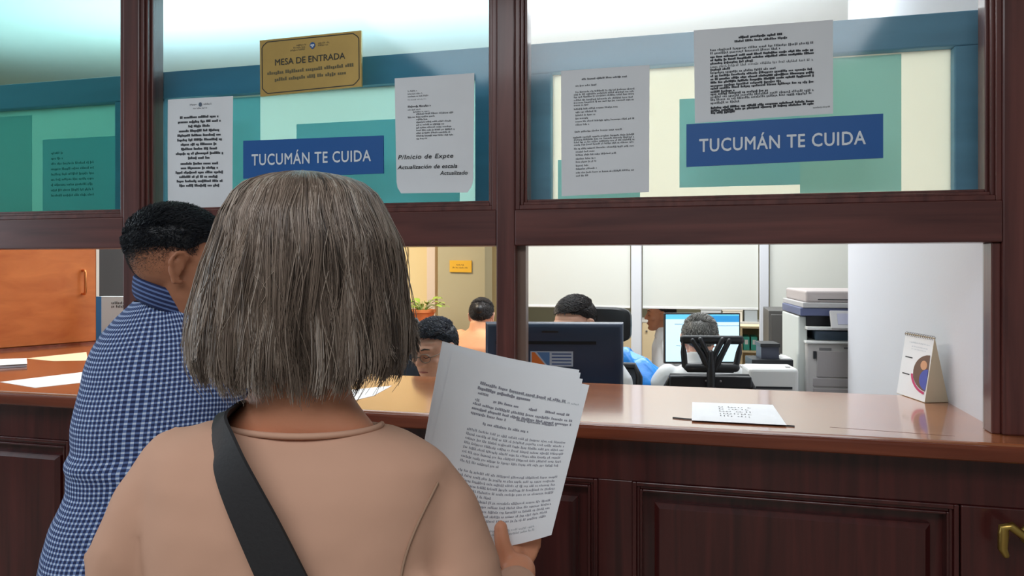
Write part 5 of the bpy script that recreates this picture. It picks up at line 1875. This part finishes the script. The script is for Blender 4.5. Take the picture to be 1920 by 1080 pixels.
def seated(base, yaw, top, label, skin, hairm, shirt, pitch=0.0, hyaw=0.0, seed=1, hairstyle='short', glasses=False, fwd=0.04, k_sh=0.285, group=None):
    R_ = Matrix.Rotation(yaw, 4, 'Z')
    B = V((base[0], base[1], 0))
    T = lambda x, y, z: B + R_ @ V((x, y, z))
    sh_z = top - k_sh
    mb = MB()
    hc = T(0, fwd + 0.02, top - 0.122)
    fv = R_ @ V((math.sin(hyaw) * math.cos(pitch), math.cos(hyaw) * math.cos(pitch), -math.sin(pitch)))
    M = frame(hc, fv)
    head_solid(mb, M, 1.0)
    mb.tube([T(0, fwd - 0.02, sh_z - 0.02), T(0, fwd - 0.01, sh_z + 0.05), T(0, fwd + 0.01, sh_z + 0.16)], [0.066, 0.057, 0.056], 18)
    hz = 0.53
    ts = [(0.0, 0.165, 0.125, 0.0), (0.25, 0.155, 0.11, 0.0), (0.6, 0.175, 0.112, 0.4), (0.8, 0.185, 0.105, 0.7), (0.92, 0.155, 0.08, 0.9), (1.0, 0.08, 0.06, 1.0)]
    rings_ = lambda gr: [ell_ring(T, hz - 0.07 + (sh_z + 0.025 - hz + 0.07) * k, a, b, (fwd - 0.02) * ky, n=32, tilt=0, grow=gr) for k, a, b, ky in ts]
    mb.rings(rings_(-0.014))
    def arm(sg, r0, r1, r2, end=1.0):
        p = [T(sg * 0.155, fwd - 0.02, sh_z - 0.035), T(sg * 0.19, fwd - 0.02, sh_z - 0.08), T(sg * 0.225, 0.05, sh_z - 0.27), T(sg * 0.17, 0.05 + 0.22 * end, 0.785)]
        return p, [r0, r0, r1, r2]
    for sg in (-1, 1):
        p, r_ = arm(sg, 0.042, 0.037, 0.026)
        mb.tube(p, r_, 12)
        hand_solid(mb, p[-1], R_ @ V((-sg * 0.25, 0.95, -0.12)), V((0, 0, -1)), sg, 0.3)
        mb.tube([T(sg * 0.09, 0.0, hz), T(sg * 0.12, 0.42, hz - 0.01), T(sg * 0.12, 0.40, 0.09)], [0.078, 0.055, 0.04], 12)
        mb.tube([T(sg * 0.12, 0.37, 0.042), T(sg * 0.13, 0.55, 0.032)], [0.04, 0.03], 10, flat=0.8)
    o = mk('person', mb, skin, base=(base[0], base[1], 0), smooth=True, cat='person', label=label, group=group)
    remesh(o, 0.0052, 3, 0.5)
    s_ = MB().rings(rings_(0.0))
    for sg in (-1, 1):
        p, r_ = arm(sg, 0.058, 0.05, 0.038, 0.93)
        s_.tube(p, r_, 14)
    s_.tube([T(0, fwd - 0.012, sh_z + 0.0), T(0, fwd - 0.012, sh_z + 0.045), T(0, fwd - 0.006, sh_z + 0.08)], [0.078, 0.066, 0.063], 18, round_ends=False)
    so_ = mk('shirt', s_, shirt, o, smooth=True)
    remesh(so_, 0.009, 4, 0.5)
    tr = MB().ell(T(0, 0.0, hz + 0.0), (0.175, 0.14, 0.10), M=R_.to_3x3())
    for sg in (-1, 1):
        tr.tube([T(sg * 0.09, 0.0, hz), T(sg * 0.12, 0.42, hz - 0.01), T(sg * 0.12, 0.40, 0.08)], [0.095, 0.075, 0.06], 14)
        mk('shoe', MB().tube([T(sg * 0.12, 0.36, 0.045), T(sg * 0.125, 0.44, 0.05), T(sg * 0.132, 0.56, 0.036)], [0.044, 0.046, 0.034], 12, flat=0.85, up=(0, 0, 1)), M_shoe, o, smooth=True)
    to_ = mk('trousers', tr, M_trous, o, smooth=True)
    remesh(to_, 0.012, 3)
    # hair
    rh = random.Random(seed)
    cap_ = MB()
    sk = lambda th, ph, g=0.0: M @ V(((0.076 + g) * math.cos(th) * math.cos(ph), -0.012 + (0.096 + g) * math.cos(th) * math.sin(ph), 0.03 + (0.086 + g) * math.sin(th)))
    low = lambda ph: np.interp(math.sin(ph), [-1, -0.2, 0.1, 0.55, 1], [-0.95, -0.55, 0.0, 0.40, 0.55])
    rs = []
    for i in range(12):
        rs.append([sk(low(2 * PI * j / 40) + (PI / 2 - 0.03 - low(2 * PI * j / 40)) * i / 11, 2 * PI * j / 40, 0.001 + 0.008 * min(1, i / 4) + 0.003 * noise.noise(V((j * 0.9, i * 0.9, seed)))) for j in range(41)])
    cap_.rings(rs, cap=False, closed=False)
    ap, tn = [], []
    for i in range(5200):
        ph = rh.uniform(0, 2 * PI)
        lo_ = low(ph)
        th = math.asin(rh.uniform(math.sin(lo_), 1.0))
        p = sk(th, ph, 0.003 + 0.006 * min(1, max(0, (th - lo_) / 0.4))); nrm_ = (p - (M @ V((0, -0.012, 0.03)))).normalized()
        ln_ = rh.uniform(0.010, 0.020) * (1 if th > 0.5 else 0.5)
        cb_ = (M.to_3x3() @ V((0.6 + rh.gauss(0, 0.35), 0.7 + rh.gauss(0, 0.35), 0.2) if th > 0.5 else (0, -0.5, -1))).normalized()
        tg = (cb_ - nrm_ * cb_.dot(nrm_)).normalized()
        ap.append([tuple(p + nrm_ * (ln_ * 0.45 * math.sin(k * 1.4)) + tg * ln_ * k) for k in t7]); tn.append(rh.uniform(0, 1))
    if hairstyle == 'bun':
        bc = V((0, -0.105, 0.03))
        br = []
        for i in range(9):
            th = -PI / 2 + PI * (0.03 + 0.94 * i / 8)
            br.append([M @ (bc + V((0.034 * math.cos(th) * math.cos(q), 0.03 * math.sin(th), 0.036 * math.cos(th) * math.sin(q)))) for q in [2 * PI * j / 24 for j in range(25)]])
        cap_.rings(br, cap=False, closed=False)
    strands('hair', np.array(ap), np.interp(t7, [0, 0.7, 1], [0.001, 0.001, 0.0004]), hairm, o, np.array(tn), 3, cap_)
    # eyebrows, lids and mouth
    for sg in (-1, 1):
        mk('eyebrow', MB().tube([M @ V((sg * 0.016, 0.094, 0.030)), M @ V((sg * 0.032, 0.0925, 0.036)), M @ V((sg * 0.048, 0.081, 0.031))], [0.0028, 0.0034, 0.002], 8), hairm_plain, o, smooth=True)
        mk('eyelashes', MB().tube([M @ V((sg * 0.018, 0.0895, 0.001)), M @ V((sg * 0.032, 0.0925, -0.003)), M @ V((sg * 0.046, 0.0835, 0.001))], [0.0013, 0.0018, 0.0012], 6), hairm_plain, o, smooth=True)
    mk('lips', MB().tube([M @ V((-0.023, 0.088, -0.0645)), M @ V((-0.008, 0.0975, -0.062)), M @ V((0.008, 0.0975, -0.062)), M @ V((0.023, 0.088, -0.0645))], [0.002, 0.0036, 0.0036, 0.002], 8), mat('lip_skin', (158, 92, 84), 0.5), o, smooth=True)
    if glasses:
        gb = MB()
        for sg in (-1, 1):
            ring = [M @ V((sg * 0.034 + 0.025 * math.cos(q), 0.102 - 0.006 * abs(math.cos(q)) * (1 if math.cos(q) * sg > 0 else 0), 0.0 + 0.018 * math.sin(q))) for q in [2 * PI * j / 24 for j in range(25)]]
            gb.tube(ring, 0.0016, 6, round_ends=False)
            gb.tube([M @ V((sg * 0.059, 0.097, 0.004)), M @ V((sg * 0.078, 0.06, 0.008)), M @ V((sg * 0.082, 0.0, 0.008))], 0.0016, 6)
        gb.tube([M @ V((-0.010, 0.103, 0.004)), M @ V((0, 0.107, 0.006)), M @ V((0.010, 0.103, 0.004))], 0.0016, 6)
        mk('eyeglasses', gb, mat('spectacle_metal', (120, 112, 104), 0.3, 0.6), o, smooth=True)
    return o, T


hairm_plain = mat('brow_hair', (40, 32, 30), 0.6)
M_hdark = hair_mat('dark_brown_hair', [(0.0, (20, 18, 20)), (0.6, (42, 36, 36)), (1.0, (70, 60, 58))])
M_hnavy = hair_mat('near_black_hair', [(0.0, (14, 18, 28)), (0.6, (30, 36, 50)), (1.0, (62, 72, 92))])
M_hgrey = hair_mat('short_grey_hair', [(0.0, (66, 66, 64)), (0.5, (108, 106, 102)), (1.0, (158, 156, 150))])
M_sh_w = mat('white_shirt', (220, 222, 226), 0.85, bump=0.2, bscale=24)
M_sh_p = mat('peach_blouse', (232, 164, 122), 0.85, bump=0.15, bscale=24)
M_sh_g = mat('pale_grey_shirt', (206, 208, 208), 0.85, bump=0.25, bscale=22)


def at(px, D):
    p = P(px, 500, D)
    return (p.x, p.y)


def seat_at(px, D, yaw, top_py, **k):
    """put the crown of the head at the pixel (px, top_py) at depth D"""
    p = P(px, 500, D)
    fw = k.get('fwd', 0.04) + 0.02
    off = Matrix.Rotation(yaw, 3, 'Z') @ V((0, fw, 0))
    return (p.x - off.x, p.y - off.y), 1.47 - (top_py - 500) / F * D


# glasses: faces the counter, looking down
b_, tp = seat_at(815, 3.05, PI - 0.30, 599)
o, T = seated(b_, PI - 0.30, tp, 'man with glasses in white shirt looking down behind the counter', mat('skin_pale_tan', (206, 156, 132), 0.5, sss=0.1), M_hnavy, M_sh_w, 0.26, 0.06, 3, glasses=True)
office_chair(T, 'black office chair under the man with glasses', top=0.98)
# behind the monitor
b_, tp = seat_at(1078, 3.28, PI - 0.1, 557)
o, T = seated(b_, PI - 0.1, tp, 'man with dark hair mostly hidden behind the black monitor', M_skinl, M_hdark, M_sh_g, 0.24, 0.40, 4)
c = office_chair(T, 'black high backed office chair behind the black monitor', top=1.0)
hb = MB()
rs = []
for y_, k in ((-0.27, 0.9), (-0.28, 1.0), (-0.31, 1.0), (-0.32, 0.9)):
    rs.append([T(0.175 * k * math.copysign(abs(math.cos(q)) ** 0.4, math.cos(q)), y_ - 0.02, 1.19 + 0.085 * k * math.copysign(abs(math.sin(q)) ** 0.4, math.sin(q))) for q in [2 * PI * j / 28 for j in range(28)]])
mk('headrest', hb.rings(rs[::-1]), M_black, c, smooth=True, auto=True)
mk('headrest_post', MB().tube([T(0, -0.325, 0.92), T(0, -0.325, 1.13)], 0.018, 10), M_black, c, smooth=True)
# peach blouse, hair pinned up, facing away
b_, tp = seat_at(903, 5.2, -0.35, 561)
o, T = seated(b_, -0.35, tp, 'person in peach top with dark pinned up hair, back turned', M_skinl, M_hdark, M_sh_p, 0.30, -0.45, 5, hairstyle='bun', k_sh=0.235)
office_chair(T, 'black office chair under the person in the peach top', top=0.86, bw=0.2)
# grey haired man from behind
b_, tp = seat_at(1312, 3.62, 0.12, 591)
o, T = seated(b_, 0.12, tp, 'grey haired man in pale shirt working at the lit screen', M_skinl, M_hgrey, M_sh_g, 0.22, 0.05, 6, k_sh=0.255)
# his mesh chair with an open-work headrest
ox = P(1331, 500, 3.25)
Rz = Matrix.Rotation(TH * 0.6, 3, 'Z')
TC = lambda x, y, z: V((ox.x, ox.y, 0)) + Rz @ V((x, y + 0.30, z))
zt_ = 1.47 - 203 / F * 3.25
c = office_chair(TC, 'black mesh office chair with open headrest behind the grey haired man', top=zt_ - 0.012, bw=0.185)
zz = lambda py: 1.47 - (py - 500) / F * 3.25
hx = lambda px: (px - 1331) / F * 3.25
yy = -0.31
hd = MB()
outer = [(1281, 634), (1386, 634), (1383, 660), (1377, 686), (1372, 692), (1289, 692), (1284, 686), (1282, 660)]
loop = [TC(hx(a), yy - 0.015 * (1 - (hx(a) / 0.13) ** 2), zz(b)) for a, b in outer]
hd.tube(loop + [loop[0], loop[1]], 0.0135, 10)
hd.tube([TC(hx(1282), yy, zz(638)), TC(hx(1386), yy, zz(638))], 0.016, 10)
for q in (((1298, 638), (1314, 662), (1327, 690)), ((1364, 638), (1352, 662), (1338, 690)), ((1312, 636), (1326, 664), (1330, 692)), ((1352, 636), (1338, 664), (1334, 692))):
    hd.tube([TC(hx(a), yy - 0.014, zz(b)) for a, b in q], [0.012, 0.013, 0.016], 8)
hd.tube([TC(hx(1290), yy - 0.008, zz(688)), TC(hx(1376), yy - 0.008, zz(688))], 0.019, 10)
mk('headrest', hd, M_black, c, smooth=True)
mk('headrest_post', MB().tube([TC(0, yy - 0.02, zz(660)), TC(0, yy - 0.02, zz(690)), TC(0, yy - 0.015, zz(725)), TC(0, yy - 0.01, zz(745))], [0.012, 0.018, 0.019, 0.019], 12), M_black, c, smooth=True)
tr_ = MB()
tr_.tbox(Matrix.Translation(TC(0, 0, 0)) @ Rz.to_4x4(), (hx(1256), yy - 0.012, zz(726)), (hx(1406), yy + 0.03, zz(704)))
tq = mk('top_rail', tr_, M_black, c, bevel=0.008, seg=3)
for px in (1323, 1349):
    mk('screw', MB().ell(TC(hx(px), yy - 0.0125, zz(713)), (0.005, 0.003, 0.005), nu=10, nv=6), M_alu, tq, smooth=True)
# someone beyond the glazed screen, turned to the left
b_, tp = seat_at(1238, 5.6, PI / 2 + 0.2, 560)
o, T = seated(b_, PI / 2 + 0.2, tp, 'person in white shirt beyond the blinds, facing left', M_skind, M_hdark, M_sh_w, 0.0, 0.0, 8)
office_chair(T, 'black office chair under the person beyond the blinds', top=0.86)
# empty chair behind the man with glasses
cx_ = P(722, 500, 3.85)
Rq = Matrix.Rotation(PI + 0.5, 3, 'Z')
TE = lambda x, y, z: V((cx_.x, cx_.y, 0)) + Rq @ V((x, y, z))
office_chair(TE, 'empty black office chair between the woman and the man with glasses', top=1.17)
